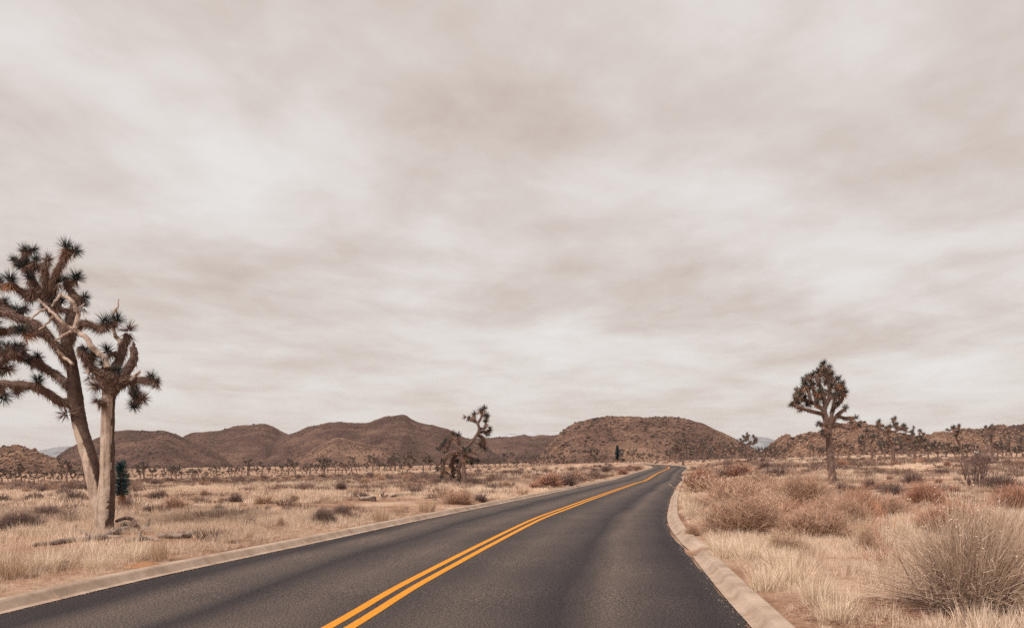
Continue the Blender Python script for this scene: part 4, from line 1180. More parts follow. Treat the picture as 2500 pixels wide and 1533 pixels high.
def big_tree():
    Y = 17.5; k = Y / F
    loc, to = px_tree(254, 1302, Y)
    t = Joshua('tall twin-trunked Joshua tree with pale bare trunk and dead antler branches at far left', loc, 'near', 900)
    rr = t.rng
    def stem(pts, dys, radii, bkfun, name):
        P = smooth_path([to(x, y, d) for (x, y), d in zip(pts, dys)], 8)
        Rr = np.interp(np.linspace(0, 1, len(P)), np.linspace(0, 1, len(radii)), radii) * k
        V, T = tube(P, Rr, 20, rr, .035)
        V[:, :] += (np.column_stack([vnoise(V[:, 0] * 9, V[:, 2] * 5, q) for q in range(3)]) - .5) * .02
        ring = np.repeat(np.arange(len(P)), 20); ring = np.concatenate([ring, [0, len(P) - 1]])
        bk = bkfun(V - P[ring], V)
        me = mesh(name, V, T, M['trunk2'], attrs={'bk': bk}, smooth=True)
        o = obj(name, me, t.root)
        for p, r in zip(P[len(P) // 2:], Rr[len(P) // 2:]): t.nodes.append((p, r, o))
        return P, o
    zb = lambda py: to(250, py)[2]
    # right stem: bare, with a dark strip down its right side
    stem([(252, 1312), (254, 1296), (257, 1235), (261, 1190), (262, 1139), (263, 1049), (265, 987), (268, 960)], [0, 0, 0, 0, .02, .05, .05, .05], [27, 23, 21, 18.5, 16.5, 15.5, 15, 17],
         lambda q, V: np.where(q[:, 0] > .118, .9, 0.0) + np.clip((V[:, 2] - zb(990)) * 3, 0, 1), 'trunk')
    # left stem: pale window low on the left, dark bark above and to the right
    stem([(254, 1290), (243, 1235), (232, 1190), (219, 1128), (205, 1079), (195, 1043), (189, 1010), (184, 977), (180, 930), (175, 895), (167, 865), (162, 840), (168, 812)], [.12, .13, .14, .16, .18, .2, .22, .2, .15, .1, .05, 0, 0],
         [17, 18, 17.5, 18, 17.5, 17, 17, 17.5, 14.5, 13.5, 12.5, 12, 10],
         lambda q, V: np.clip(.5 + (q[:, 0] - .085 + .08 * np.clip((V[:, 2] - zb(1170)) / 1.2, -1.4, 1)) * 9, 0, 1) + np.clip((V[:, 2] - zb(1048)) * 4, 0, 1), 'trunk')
    # shaggy limbs: points in photo pixels with a depth offset in metres
    Lm = [
     ([(180, 990), (150, 986), (128, 972), (100, 955), (77, 947), (39, 944), (-5, 940), (-50, 930)], [.2, .15, .0, -.15, -.3, -.4, -.5, -.6], 11, 8, .7),
     ([(170, 950), (155, 935), (134, 917), (105, 900), (75, 880), (38, 871), (0, 868), (-40, 860)], [.15, .3, .45, .6, .7, .8, .9, 1.0], 10, 7, 1),
     ([(174, 905), (150, 866), (128, 838), (100, 806), (71, 789), (39, 780), (8, 765), (-30, 768)], [.1, -.1, -.2, -.3, -.35, -.45, -.5, -.6], 10.5, 7.5, .9),
     ([(163, 840), (150, 800), (128, 768), (112, 740), (98, 715), (80, 690), (72, 668)], [0, .2, .35, .5, .6, .6, .6], 9.5, 7, 1),
     ([(166, 815), (172, 780), (182, 755), (182, 730), (170, 712), (165, 697)], [0, .1, .3, .35, .4, .4], 9.5, 7, 1),
     ([(112, 740), (113, 705), (110, 675), (108, 655)], [.5, .3, .2, .1], 8.5, 7, 1),
     ([(98, 715), (70, 722), (45, 712), (30, 700)], [.6, .2, 0, -.1], 8, 6.5, 1),
     ([(130, 700), (138, 670), (150, 650), (160, 628)], [.3, .1, 0, 0], 8, 6.5, 1),
     ([(112, 740), (128, 715), (130, 700)], [.5, .4, .3], 8, 7.5, 1),
     ([(98, 804), (60, 805), (20, 812), (-20, 820)], [-.3, .2, .5, .6], 8, 7, 1),
     ([(167, 850), (190, 800), (212, 794), (238, 806), (262, 798)], [0, -.1, -.2, -.3, -.4], 8, 7, 1.3),
     # right crown
     ([(268, 968), (285, 947), (304, 920), (320, 895), (328, 876), (326, 852)], [.05, 0, 0, -.05, -.1, -.1], 14, 8, .25),
     ([(268, 962), (278, 918), (290, 884), (299, 856), (298, 838)], [.05, .1, .1, .15, .2], 12, 8, .5),
     ([(268, 965), (255, 935), (240, 915), (222, 900), (208, 880), (196, 850)], [.05, -.05, -.15, -.2, -.25, -.3], 11, 7, 1.2),
     ([(296, 945), (320, 930), (345, 934), (368, 932)], [0, -.1, -.15, -.2], 7.5, 6.5, 1.2),
     ([(322, 932), (328, 955), (327, 975)], [-.1, -.15, -.2], 7.5, 7, 1.4),
     ([(299, 856), (308, 838), (312, 822)], [.15, .1, .1], 7.5, 8, 1.2),
    ]
    for pts, dys, r0, r1, dens in Lm:
        t.limb([to(x, y, d) for (x, y), d in zip(pts, dys)], r0 * k, r1 * k, dens=dens)
    # bleached dead branches
    Dm = [
     ([(262, 900), (252, 880), (229, 852), (208, 832), (186, 810), (168, 806), (150, 790), (131, 772), (113, 752), (91, 737)], -.55, 9, 3),
     ([(182, 806), (190, 774), (188, 757), (176, 742), (160, 729), (150, 726), (140, 731), (127, 755)], -.6, 6, 3),
     ([(188, 757), (205, 748)], -.6, 3, 1.6), ([(176, 812), (158, 822), (146, 830), (133, 838)], -.6, 4, 2.4),
     ([(129, 774), (118, 792), (96, 808)], -.55, 3.6, 2), ([(113, 753), (95, 768), (75, 784)], -.55, 3.4, 2.2),
     ([(140, 858), (155, 878), (179, 891)], -.35, 4.5, 4), ([(298, 842), (286, 834), (280, 810), (277, 768), (287, 752), (292, 736)], .1, 7.5, 1.2),
     ([(284, 758), (286, 776)], .1, 3, 1.5), ([(318, 932), (331, 921), (343, 909)], -.3, 5, 3.6), ([(215, 915), (213, 880), (205, 850)], -.3, 4, 3),
    ]
    for pts, dy, r0, r1 in Dm:
        t.limb([to(x + 2 * math.sin(i * 2.3), y + 2 * math.cos(i * 3.1), dy + .08 * math.sin(i * 1.7)) for i, (x, y) in enumerate(pts)], r0 * k * .85, r1 * k * .85, part='dead_branch', furry=False, mat=M['dead_wood'], reg=False, sides=8, rough=.12)
    # splintered stub ends
    t.limb([to(328, 876, -.1), to(330, 862, -.1), to(334, 858, -.1)], 5 * k, 1.5 * k, part='dead_branch', furry=False, mat=M['dead_wood'], reg=False, rough=.25)
    t.limb([to(326, 856, -.12), to(327, 848, -.12), to(325, 838, -.12)], 6 * k, 1.2 * k, part='dead_branch', furry=False, mat=M['bark'], reg=False, rough=.25)
    # leaf heads (photo pixel, depth, size, variant)
    Rs = [(161, 609, 0, 1.15, 0), (182, 618, .1, 1.05, 1), (60, 617, .6, .95, 1), (80, 616, .7, .9, 1), (86, 640, .3, 1.0, 2), (116, 639, .1, .9, 3), (52, 654, .5, 1.05, 1), (25, 688, -.2, 1.1, 0),
          (186, 684, .3, 1.15, 1), (143, 691, .2, .9, 1), (160, 689, .5, .9, 0), (0, 694, .1, 1.0, 1), (72, 684, .4, 1.0, 2), (205, 731, .2, .9, 2), (202, 750, .3, .9, 1), (126, 730, .6, .9, 1),
          (74, 727, .7, 1.0, 1), (42, 764, -.2, 1.0, 1), (54, 814, -.7, 1.15, 0), (18, 853, -.3, 1.05, 1), (39, 851, -.4, 1.0, 1), (93, 876, .2, .9, 2), (256, 792, -.4, 1.15, 1), (284, 786, -.2, 1.1, 1),
          (314, 810, .1, 1.15, 3), (262, 860, -.1, 1.0, 1), (253, 893, -.5, 1.0, 2), (257, 926, -.6, 1.0, 3), (236, 948, -.5, 1.15, 3), (287, 938, -.5, .9, 3), (370, 927, -.2, .95, 2), (383, 938, -.1, .8, 2),
          (330, 963, -.3, .95, 2), (350, 978, -.2, 1.0, 3), (327, 996, -.25, .95, 1), (92, 934, -.35, 1.0, 1), (8, 972, -.5, 1.1, 1), (-8, 905, .5, 1.1, 1), (20, 905, .7, 1.1, 3), (-12, 800, .3, 1.2, 1), (8, 745, .1, 1.1, 2),
          (60, 760, .5, 1.0, 2), (222, 912, -.2, 1.0, 3), (208, 860, -.4, .9, 2), (-20, 720, .2, 1.1, 1), (110, 690, .4, 1.0, 2), (148, 740, .5, 1.0, 1), (-10, 840, .4, 1.1, 2), (100, 660, .5, .9, 2), (228, 870, .1, 1.0, 1), (45, 960, -.3, .9, 3), (240, 985, -.2, .9, 3),
          (66, 650, .4, 1.0, 1), (36, 640, .6, .9, 2)]
    ex = R(3)
    for q in range(10):
        cx, cy, rx, ry = [(70, 690, 95, 70), (60, 800, 90, 70), (30, 900, 70, 60), (265, 900, 50, 60), (140, 760, 60, 80)][q % 5]
        Rs.append((cx + ex.uniform(-1, 1) * rx, cy + ex.uniform(-1, 1) * ry, ex.uniform(-.5, 1.0), ex.uniform(.8, 1.1), int(ex.choice([1, 2, 3, 3, 0]))))
    for x, y, d, s_, v_ in Rs:
        t.tip(to(x, y, d), size=s_ * .88, r=.05, upbias=.55 if y < 900 else .1, var=v_, d=(0.5, -.6, -.3) if (x, y) in ((350, 978), (327, 996)) else None)
    t.rosette(to(161, 1015, .0), (-.7, -.5, -.2), .9, t.nodes[30][2], 3)
big_tree()

# --- young spiky yucca standing behind the twin trunk
def young(px, py, hpx, wpx, label, Y=None, teal=True, skirt_n=120):
    x, y, z = hit(px, py) if Y is None else ((px - 1250) / F * Y, Y, float(zt((px - 1250) / F * Y, Y)[0]))
    k = y / F; Hh = hpx * k; W = wpx * k
    t = thing('young_joshua_tree', label, 'joshua tree', (x, y, z))
    rr = R(int(px)); nb = 1000
    tt_ = rr.uniform(.34, 1, nb); a = rr.uniform(0, 6.283, nb)
    b = np.column_stack([.03 * np.cos(a), .03 * np.sin(a), Hh * .82 * tt_])
    el = rr.uniform(-.15, .5, nb) + 1.1 * np.clip((tt_ - .75) / .25, 0, 1)
    d = np.column_stack([np.cos(a) * np.cos(el), np.sin(a) * np.cos(el), np.sin(el)])
    V, T, m = blades(b, d, W * .5 * rr.uniform(.85, 1.15, nb), max(.017, .9 * k) * rr.uniform(.8, 1.2, nb), .05, 2, rr)
    mb = MB(); mb.add(V, T, np.repeat(rr.uniform(0, 1, nb) ** 1.8, m)); obj('leaves', mb.mesh('leaves', M['teal_leaf']), t, kind='stuff')
    V, T = tube(np.array([[0, 0, -.05], [0, 0, Hh * .4], [0.02, 0, Hh * .8]]), [.05, .045, .04], 7, rr, .1)
    mb = MB(); mb.add(V, T); obj('trunk', mb.mesh('trunk', M['bark']), t)
    n = skirt_n; a = rr.uniform(0, 6.283, n)
    b = np.column_stack([.04 * np.cos(a), .04 * np.sin(a), Hh * rr.uniform(.22, .38, n)])
    d = np.column_stack([np.cos(a) * .5, np.sin(a) * .5, -np.ones(n)])
    V, T, m = blades(b, d, W * .5 * rr.uniform(.8, 1.2, n), max(.012, .8 * k), .05, 1, rr)
    mb = MB(); mb.add(V, T, np.repeat(rr.uniform(0, 1, n), m)); obj('dead_leaves', mb.mesh('dead_leaves', M['rust_leaf']), t, kind='stuff')
young(296, 1246, 132, 46, 'young dark teal spiky Joshua tree right behind the big pale trunk', Y=24.5)
young(1507, 1139, 58, 12, 'single unbranched column-like Joshua tree left of the road bend', skirt_n=60)
def small_yucca(px, py, hpx, label):
    x, y, z = hit(px, py); k = y / F
    o = bpy.data.objects.new('yucca', ROS['near'][1]); link(o); o.location = (x, y, z + .05); s_ = hpx * k / .27; o.scale = (s_, s_, s_)
    o['label'] = label; o['category'] = 'yucca'
small_yucca(308, 1300, 26, 'small green yucca rosette among the fallen logs')

# --- centre tree with drooping limbs
def centre_tree():
    Y = 53.0; k = Y / F
    loc, to = px_tree(1137, 1182, Y)
    t = Joshua('crooked Joshua tree with drooping shaggy limbs left of the road centre', loc, 'mid', 901)
    def g(pts, r0, r1, dy=0, furry=True, dens=1.0, part='branch', mat=None):
        n = len(pts); return t.limb([to(x, y, dy * i / max(1, n - 1)) for i, (x, y) in enumerate(pts)], np.array(r0) * k if np.ndim(r0) else r0 * k, r1 * k, part=part, furry=furry, dens=dens, mat=mat)
    g([(1138, 1186), (1135, 1165), (1132, 1135), (1129, 1108), (1122, 1088)], [7.4, 5.4, 5, 4.6, 4], 0, 0, True, .2, 'trunk')
    g([(1125, 1095), (1143, 1082), (1157, 1066), (1167, 1051), (1170, 1040), (1167, 1028), (1174, 1015), (1178, 1003)], 4.6, 2.6, -.4, True, .15)
    g([(1166, 1027), (1157, 1020), (1148, 1018)], 2.8, 3.4, .3, dens=2)
    g([(1157, 1020), (1158, 1012)], 3, 3.2, .1, dens=2)
    g([(1172, 1041), (1183, 1039), (1186, 1032)], 2.8, 3, -.2, dens=1.6)
    g([(1170, 1050), (1182, 1048), (1190, 1050)], 2.8, 3.2, .4, dens=1.6)
    g([(1167, 1056), (1178, 1062), (1181, 1072), (1180, 1084)], 2.8, 4.5, .2, dens=2.6)
    g([(1122, 1088), (1119, 1076), (1112, 1066), (1103, 1064), (1097, 1072), (1092, 1090)], 3.6, 3.8, .6, dens=1.2)
    g([(1119, 1076), (1121, 1066), (1119, 1060)], 3, 3, -.2)
    g([(1124, 1098), (1112, 1098), (1098, 1102), (1087, 1109), (1082, 1125), (1080, 1146)], 4, 5, -.5, dens=2)
    g([(1120, 1101), (1109, 1108), (1104, 1126), (1106, 1150)], 3.2, 4, .4, dens=2.4)
    g([(1130, 1118), (1122, 1130), (1120, 1146), (1122, 1160)], 3, 4, .2, dens=2.4)
    g([(1143, 1082), (1154, 1093), (1166, 1104)], 3.2, 2.4, -.3, dens=.6)
    g([(1131, 1108), (1147, 1112), (1163, 1118)], 3.2, 3.6, .3, dens=2)
    g([(1129, 1105), (1140, 1098), (1148, 1094)], 3, 3.4, -.4, dens=2)
    for x, y, d, up in [(1173, 996, -.4, 1), (1183, 992, -.4, 1), (1188, 1009, -.4, .2), (1158, 1005, .3, 1), (1142, 1015, .4, -.1), (1186, 1024, -.2, 1), (1195, 1043, .3, .5), (1191, 1054, .4, -.6), (1184, 1088, .2, -.8), (1175, 1080, .2, -.5), (1107, 1054, .3, 1),
                        (1119, 1057, -.2, .8), (1081, 1078, .6, .0), (1071, 1090, .7, -.2), (1087, 1100, .5, -.4), (1080, 1118, -.4, -.2), (1067, 1136, -.5, -.6), (1078, 1156, -.5, -1), (1090, 1146, -.4, -.7), (1100, 1130, .4, -.6), (1106, 1156, .4, -1), (1122, 1164, .2, -1),
                        (1166, 1118, .3, 0), (1150, 1124, .2, -.4), (1132, 1090, -.3, .4), (1148, 1092, -.5, .2), (1115, 1118, .3, -.3), (1090, 1070, .6, .6), (1112, 1140, .3, -.6), (1140, 1120, -.3, -.2)]:
        t.tip(to(x, y, d), size=1.3, r=.07, d=(t.rng.uniform(-.5, .5), t.rng.uniform(-.7, .1), up))
centre_tree()

# --- tall tree right of the road
def right_tree():
    Y = 39.0; k = Y / F
    loc, to = px_tree(2034, 1177, Y)
    t = Joshua('tall Joshua tree with dense rounded crown standing alone right of the road', loc, 'mid', 902)
    def g(pts, r0, r1, dy=0, dens=.5, part='branch'):
        n = len(pts); return t.limb([to(x, y, dy * i / max(1, n - 1)) for i, (x, y) in enumerate(pts)], np.array(r0) * k if np.ndim(r0) else r0 * k, r1 * k, part=part, dens=dens)
    g([(2035, 1182), (2034, 1165), (2030, 1139), (2027, 1105), (2025, 1070), (2023, 1042), (2019, 1024), (2013, 1001), (2012, 985)], [14, 11, 9.5, 9, 8, 7.5, 7.5, 7.5, 6], 0, 0, .15, 'trunk')
    g([(2010, 1003), (1995, 999), (1980, 995), (1962, 990), (1945, 983)], 5, 4, -.7, .4)
    g([(2010, 992), (1995, 981), (1980, 973), (1962, 967), (1948, 964)], 5, 4, .6, .4)
    g([(2013, 990), (2014, 972), (2008, 950), (2000, 930), (1992, 912)], 5.5, 3.8, .4)
    g([(2014, 985), (2024, 965), (2026, 940), (2020, 915), (2012, 892)], 5.2, 3.6, -.5)
    g([(2024, 1030), (2030, 1008), (2034, 990), (2050, 975), (2058, 960), (2056, 940)], 5.5, 3.8, .5)
    g([(2034, 990), (2040, 965), (2042, 940), (2036, 918)], 4.8, 3.6, -.5)
    g([(1980, 973), (1975, 950), (1968, 930)], 4.2, 3.6, .6)
    g([(1995, 981), (1990, 955), (1984, 935)], 4.4, 3.6, -.3)
    g([(2026, 1035), (2036, 1018), (2046, 1003), (2060, 992)], 5, 3.8, -.6, .7)
    g([(2048, 1008), (2064, 1013), (2085, 1012)], 4, 4, -.5, 1.1)
    g([(2028, 1034), (2043, 1028), (2060, 1033), (2074, 1037), (2093, 1031)], 5, 3.6, -.8, .5)
    g([(2022, 1036), (2013, 1028), (2003, 1029)], 4, 3.5, -.3, 1)
    g([(2024, 1050), (2018, 1044), (2012, 1052)], 3, 3, -.5, 4)
    rr = t.rng
    tips = [(1935, 980), (1942, 963), (1945, 945), (1962, 920), (1972, 912), (1960, 940), (1985, 905), (1997, 900), (2010, 880), (2005, 890), (2014, 896), (2025, 888), (2030, 905), (2030, 918), (2044, 918), (2044, 930), (2056, 928), (2058, 940), (2064, 950), (2032, 932), (2015, 925),
            (1998, 925), (1986, 930), (1973, 940), (1990, 955), (2000, 948), (2018, 948), (2036, 955), (2048, 958), (2010, 910), (1950, 975), (1956, 990), (1965, 960), (1955, 955), (1978, 922), (2003, 965), (1996, 975), (1972, 978), (2042, 975), (2022, 905), (1966, 930), (2052, 945), (2000, 912)]
    for x, y in tips:
        t.tip(to(x, y, rr.uniform(-1.0, 1.0)), size=rr.uniform(.95, 1.2), r=.07, upbias=.7)
    for x, y, d, dd in [(2064, 987, -.6, (.4, -.2, 1)), (2088, 1011, -.5, (1, -.2, .25)), (2096, 1030, -.8, (1, -.2, .5)), (2000, 1027, -.3, (-1, -.4, .2)), (2008, 1044, -.4, (-.5, -.5, -.7)), (2014, 1052, -.4, (-.2, -.6, -.8))]:
        t.tip(to(x, y, d), size=.95, r=.07, d=dd)
right_tree()

# --- generic trees: grown from tips, used for the named middle-distance trees and for the far ones
def crown_tips(rr, n, Hc, W, z0, shape):
    out = []
    while len(out) < n:
        p = rr.uniform(-1, 1, 3)
        r_ = np.linalg.norm(p)
        if r_ > 1 or r_ < .45: continue
        if p[2] < -.55: continue
        if shape == 'flat': p[2] = abs(p[2]) ** .6 * (1 if p[2] > 0 else -.3)
        if shape == 'vee': p[2] = abs(p[2]); p[0] = math.copysign(.25 + .75 * abs(p[0]), p[0])
        out.append([p[0] * W * .5, p[1] * W * .5, z0 + Hc * (.5 + .5 * p[2])])
    return np.array(out)
def grown_paths(rr, H, W, n, trunk_f, shape, lean):
    """returns trunk path and branch paths (with tip flag)"""
    zt_ = H * trunk_f
    trunk = np.array([[0, 0, -.06], [lean * zt_ * .35, 0, zt_ * .5], [lean * zt_, 0, zt_]])
    nodes = [trunk[-1]]; paths = []
    tips = crown_tips(rr, n, H - zt_ * 1.02, W, zt_ * 1.02, shape) + np.array([lean * H, 0, 0])
    tips = tips[np.argsort(np.linalg.norm(tips - trunk[-1], axis=1))]
    for p in tips:
        C = np.array(nodes); w = np.linalg.norm(C - p, axis=1) + 1.2 * np.maximum(0, C[:, 2] - p[2] + .05) + .12 * np.linalg.norm(C - trunk[-1], axis=1)
        i = int(np.argmin(w)); a = C[i]; v_ = p - a
        m = a + v_ * .5 + np.array([v_[0] * .14, v_[1] * .14, -.12 * np.linalg.norm(v_)])
        paths.append(np.array([a, m, p])); nodes += [a + (m - a) * .6, m, a + v_ * .8]
    return trunk, paths
def mid_tree(px, py, hpx, wpx, n, label, seed, trunk_f=.4, shape='round', lean=0.0, Hm=4.8, rtr=.13):
    Y = Hm * F / hpx
    x = (px - 1250) / F * Y; z = float(zt(x, Y)[0]); k = Y / F
    # keep the photo's base line: slide along the sight line until it meets the ground
    t = Joshua(label, (x, Y, z), 'mid', seed)
    H = (hpx) * k + (CH - (py - HOR) * k - z); W = wpx * k
    tr, paths = grown_paths(t.rng, H, W, n, trunk_f, shape, lean)
    t.limb(tr, [rtr * 1.25, rtr, rtr * .85], 0, part='trunk', dens=.3, sides=7)
    for p in paths:
        P, o = t.limb(p, rtr * .62, .07, reg=False, dens=.8, sides=5)
        d = unit(P[-1] - P[-3]) + np.array([0, 0, .6])
        t.rosette(p[-1], unit(d), t.rng.uniform(1.2, 1.6), o)
    return t
MT = [
 (2131, 1141, 92, 44, 7, 'slender Joshua tree with few heads left of the forked one on the right', 31, .62, 'flat', -.10, 4.4, .12),
 (2182, 1139, 122, 82, 16, 'big forked Joshua tree with raised arms on the right plain', 32, .42, 'vee', -.06, 5.4, .17),
 (2233, 1122, 80, 60, 22, 'round-headed Joshua tree right of the big forked one', 33, .4, 'round', -.02, 4.6, .15),
 (2353, 1128, 94, 44, 9, 'Joshua tree leaning left with three upright heads on the right plain', 34, .55, 'round', -.28, 4.8, .14),
 (2423, 1115, 80, 42, 10, 'straight Joshua tree with clustered top near the right picture edge', 35, .55, 'round', -.06, 4.6, .14),
 (2457, 1100, 42, 34, 12, 'fan-topped Joshua tree at the right edge before the purple hill', 36, .45, 'round', 0, 4.2, .16),
 (2072, 1122, 42, 30, 12, 'small bushy Joshua tree right beside the tall lone one', 37, .45, 'round', 0, 4.0, .15),
 (2047, 1116, 42, 36, 16, 'dense dark Joshua tree seen just right of the tall trunk', 38, .4, 'round', -.04, 4.2, .17),
 (1826, 1125, 68, 44, 26, 'many-headed Joshua tree rising against the sky right of the bend', 39, .5, 'round', 0, 5.0, .16),
 (1898, 1127, 42, 24, 5, 'small slingshot-shaped Joshua tree right of the bend', 40, .45, 'vee', 0, 3.6, .13),
 (1668, 1128, 62, 46, 26, 'large dense dark Joshua tree directly behind the road bend', 41, .35, 'round', -.06, 5.2, .24),
 (1718, 1124, 46, 32, 16, 'spreading Joshua tree next right of the large dense one', 42, .45, 'round', 0, 4.6, .16),
 (1757, 1126, 46, 22, 10, 'narrow shaggy Joshua tree between the bend and the sky-high one', 43, .5, 'round', -.12, 4.4, .14),
 (1786, 1127, 42, 24, 12, 'twin-stemmed Joshua tree left of the sky-high one', 44, .45, 'round', 0, 4.2, .15),
 (1547, 1128, 40, 30, 15, 'fan-shaped dark Joshua tree left of the road bend', 45, .35, 'round', -.06, 4.4, .17),
 (1371, 1136, 32, 24, 14, 'bushy twin-trunked Joshua tree on the plain before the round hill', 46, .35, 'round', 0, 3.8, .18),
 (994, 1154, 50, 36, 24, 'dense leaning Joshua tree left of the crooked centre one', 47, .2, 'round', .12, 4.6, .20),
 (1033, 1153, 46, 18, 8, 'tall thin Joshua tree between the dense leaning and the crooked one', 48, .45, 'round', .02, 4.6, .14),
 (835, 1161, 34, 26, 14, 'dark double Joshua tree in the middle of the left treeline', 49, .35, 'round', 0, 4.2, .18),
 (573, 1168, 32, 30, 16, 'broad Joshua tree in the left treeline below the dip of the hills', 50, .4, 'round', 0, 4.2, .17),
 (523, 1169, 32, 26, 16, 'dark Joshua tree in the left treeline left of the broad one', 51, .35, 'round', -.08, 4.2, .17),
 (418, 1169, 28, 30, 14, 'low spreading Joshua tree nearest right of the young spiky tree', 52, .35, 'round', 0, 4.0, .17),
]
for q in MT: mid_tree(*q)

# far trees: a dozen models copied one by one
def far_model(seed):
    rr = R(seed)
    H = 4.0; W = rr.uniform(2.0, 3.4); n = rr.randint(12, 26)
    tr, paths = grown_paths(rr, H, W, n, rr.uniform(.3, .5), rr.choice(['round', 'round', 'flat', 'vee']), rr.normal(0, .08))
    V, T = tube(smooth_path(tr, 2), np.linspace(.2, .15, 5), 5, rr, .1)
    mb = MB(); mb.add(V, T, .3); trunk = mb.mesh('trunk', [M['bark']])
    mb = MB()
    ro = ROS['far']
    data = []
    for me in ro:
        data.append((np.array([v_.co[:] for v_ in me.vertices]), np.array([p.vertices[:] for p in me.polygons]), np.array([p.material_index for p in me.polygons]), np.array([a.value for a in me.attributes['v'].data])))
    for p in paths:
        V, T = tube(smooth_path(p, 2), np.linspace(.12, .09, 5), 4, rr, .1); mb.add(V, T, .3, 0)
        skirt(mb, smooth_path(p, 2), np.full(5, .09), rr, 26, .2, .06, 1)
        v_, f_, m_, a_ = data[rr.randint(2)]
        d = unit(p[2] - p[1]) + np.array([0, 0, .7])
        Mx = np.array(Vector(unit(d)).to_track_quat('Z', 'Y').to_matrix())
        for mi in (0, 1):
            mb.add((v_ * rr.uniform(1.2, 1.6)) @ Mx.T + p[2], f_[m_ == mi], a_, 2 if mi == 0 else 1)
    crown = mb.mesh('crown', [M['bark'], M['far_dead'], M['green_leaf']])
    return trunk, crown
FM = [far_model(700 + i) for i in range(12)]
_ft = R(77)
def tree_zone(px):
    for lim, z_ in ((200, 'left of the big twin trunk below the boulder hill'), (450, 'below the first brown hill right of the big trunk'), (700, 'below the second brown hill'), (860, 'below the left shoulder of the highest hill'),
                    (1090, 'below the knob of the highest hill'), (1330, 'on the pale flat right of the crooked tree'), (1620, 'in front of the round hill left of the bend'), (1850, 'in the grove right of the bend'),
                    (2060, 'left of the tall lone tree trunk'), (2240, 'behind the big forked tree'), (2390, 'behind the leaning tree on the right')):
        if px < lim: return z_
    return 'at the far right below the purple hill'
def far_tree(x, y, h, label, group):
    hp = h * F / y
    sz = 'larger' if hp > 38 else ('small' if hp > 24 else 'tiny')
    zn = tree_zone(1250 + F * x / y)
    label = '%s distant Joshua tree %s' % (sz, zn); group = '%s far Joshua trees %s' % (sz, zn)
    z = float(zt(x, y)[0])
    t = thing('joshua_tree', label, 'joshua tree', (x, y, z - .03), group)
    i = _ft.randint(len(FM)); a = _ft.uniform(0, 6.28); s_ = h / 4.0
    t.rotation_euler = (0, 0, a); t.scale = (s_ * _ft.uniform(.85, 1.15), s_ * _ft.uniform(.85, 1.15), s_)
    for nm, me in zip(('trunk', 'crown'), FM[i]):
        o = bpy.data.objects.new(nm, me); link(o, t)
G1 = ('distant small Joshua tree in the treeline on the plain below the left hills', 'far Joshua trees of the left treeline')
G2 = ('distant Joshua tree on the pale flat between the crooked tree and the bend', 'far Joshua trees before the round hill')
G3 = ('distant Joshua tree in the grove behind the right-hand plain', 'far Joshua trees of the right grove')
FT = [(5, 1183, 25), (20, 1182, 20), (38, 1182, 25), (52, 1180, 28), (60, 1177, 20), (71, 1180, 15), (83, 1181, 28), (95, 1180, 22), (108, 1180, 25), (122, 1179, 18), (130, 1172, 20), (145, 1185, 17), (163, 1180, 38), (178, 1177, 30), (190, 1175, 25), (205, 1178, 25),
      (342, 1172, 28), (352, 1173, 30), (397, 1175, 25), (430, 1170, 22), (443, 1171, 24), (469, 1165, 18), (476, 1167, 20), (484, 1166, 16), (503, 1167, 14), (590, 1163, 20), (605, 1162, 25), (628, 1162, 26), (640, 1162, 24), (655, 1157, 18), (673, 1155, 25), (688, 1160, 18),
      (704, 1160, 25), (720, 1161, 24), (738, 1157, 20), (748, 1161, 28), (757, 1157, 20), (773, 1156, 16), (792, 1155, 25), (800, 1155, 22), (819, 1154, 25), (845, 1157, 24), (858, 1151, 22), (870, 1153, 20), (895, 1150, 20), (910, 1150, 33), (925, 1151, 25), (938, 1150, 22), (953, 1149, 28), (965, 1150, 25), (1050, 1150, 38),
      (310, 1172, 22), (372, 1170, 22), (460, 1168, 20), (545, 1166, 18), (560, 1163, 18), (150, 1172, 22), (30, 1172, 20)]
FT2 = [(1180, 1141, 18), (1192, 1141, 20), (1209, 1140, 22), (1221, 1139, 16), (1230, 1142, 24), (1239, 1139, 28), (1248, 1134, 12), (1263, 1140, 16), (1276, 1136, 18), (1297, 1138, 22), (1310, 1137, 20), (1326, 1136, 14), (1340, 1136, 24), (1385, 1134, 16), (1400, 1133, 18), (1450, 1131, 24), (1458, 1131, 18), (1478, 1129, 18), (1487, 1128, 20), (1516, 1128, 24), (1560, 1127, 20), (1571, 1126, 22), (1586, 1127, 16), (1605, 1126, 14)]
FT3 = [(1636, 1129, 32), (1648, 1129, 26), (1682, 1123, 30), (1697, 1123, 26), (1706, 1122, 28), (1732, 1122, 24), (1742, 1122, 26), (1771, 1122, 28), (1804, 1120, 22), (1811, 1119, 26), (1853, 1119, 32), (1866, 1117, 24), (1882, 1122, 35), (1911, 1115, 26), (1924, 1116, 32), (1947, 1115, 26), (1977, 1117, 32), (2001, 1117, 28), (2009, 1116, 26), (2058, 1113, 24), (2066, 1112, 22), (2085, 1111, 22), (2104, 1108, 20),
       (2110, 1107, 40), (2140, 1108, 30), (2150, 1110, 36), (2197, 1108, 34), (2203, 1105, 36), (2215, 1107, 38), (2245, 1108, 34), (2258, 1108, 38), (2266, 1102, 32), (2290, 1102, 34), (2300, 1103, 30), (2320, 1102, 36), (2341, 1100, 30), (2362, 1098, 34), (2381, 1098, 30), (2395, 1094, 20), (2411, 1101, 40), (2436, 1096, 34), (2470, 1096, 34), (2480, 1094, 30), (2492, 1098, 42), (2498, 1096, 34), (2160, 1104, 32), (2180, 1106, 30), (2228, 1104, 34), (2275, 1104, 30), (2310, 1098, 28), (2331, 1096, 26), (2448, 1094, 30)]
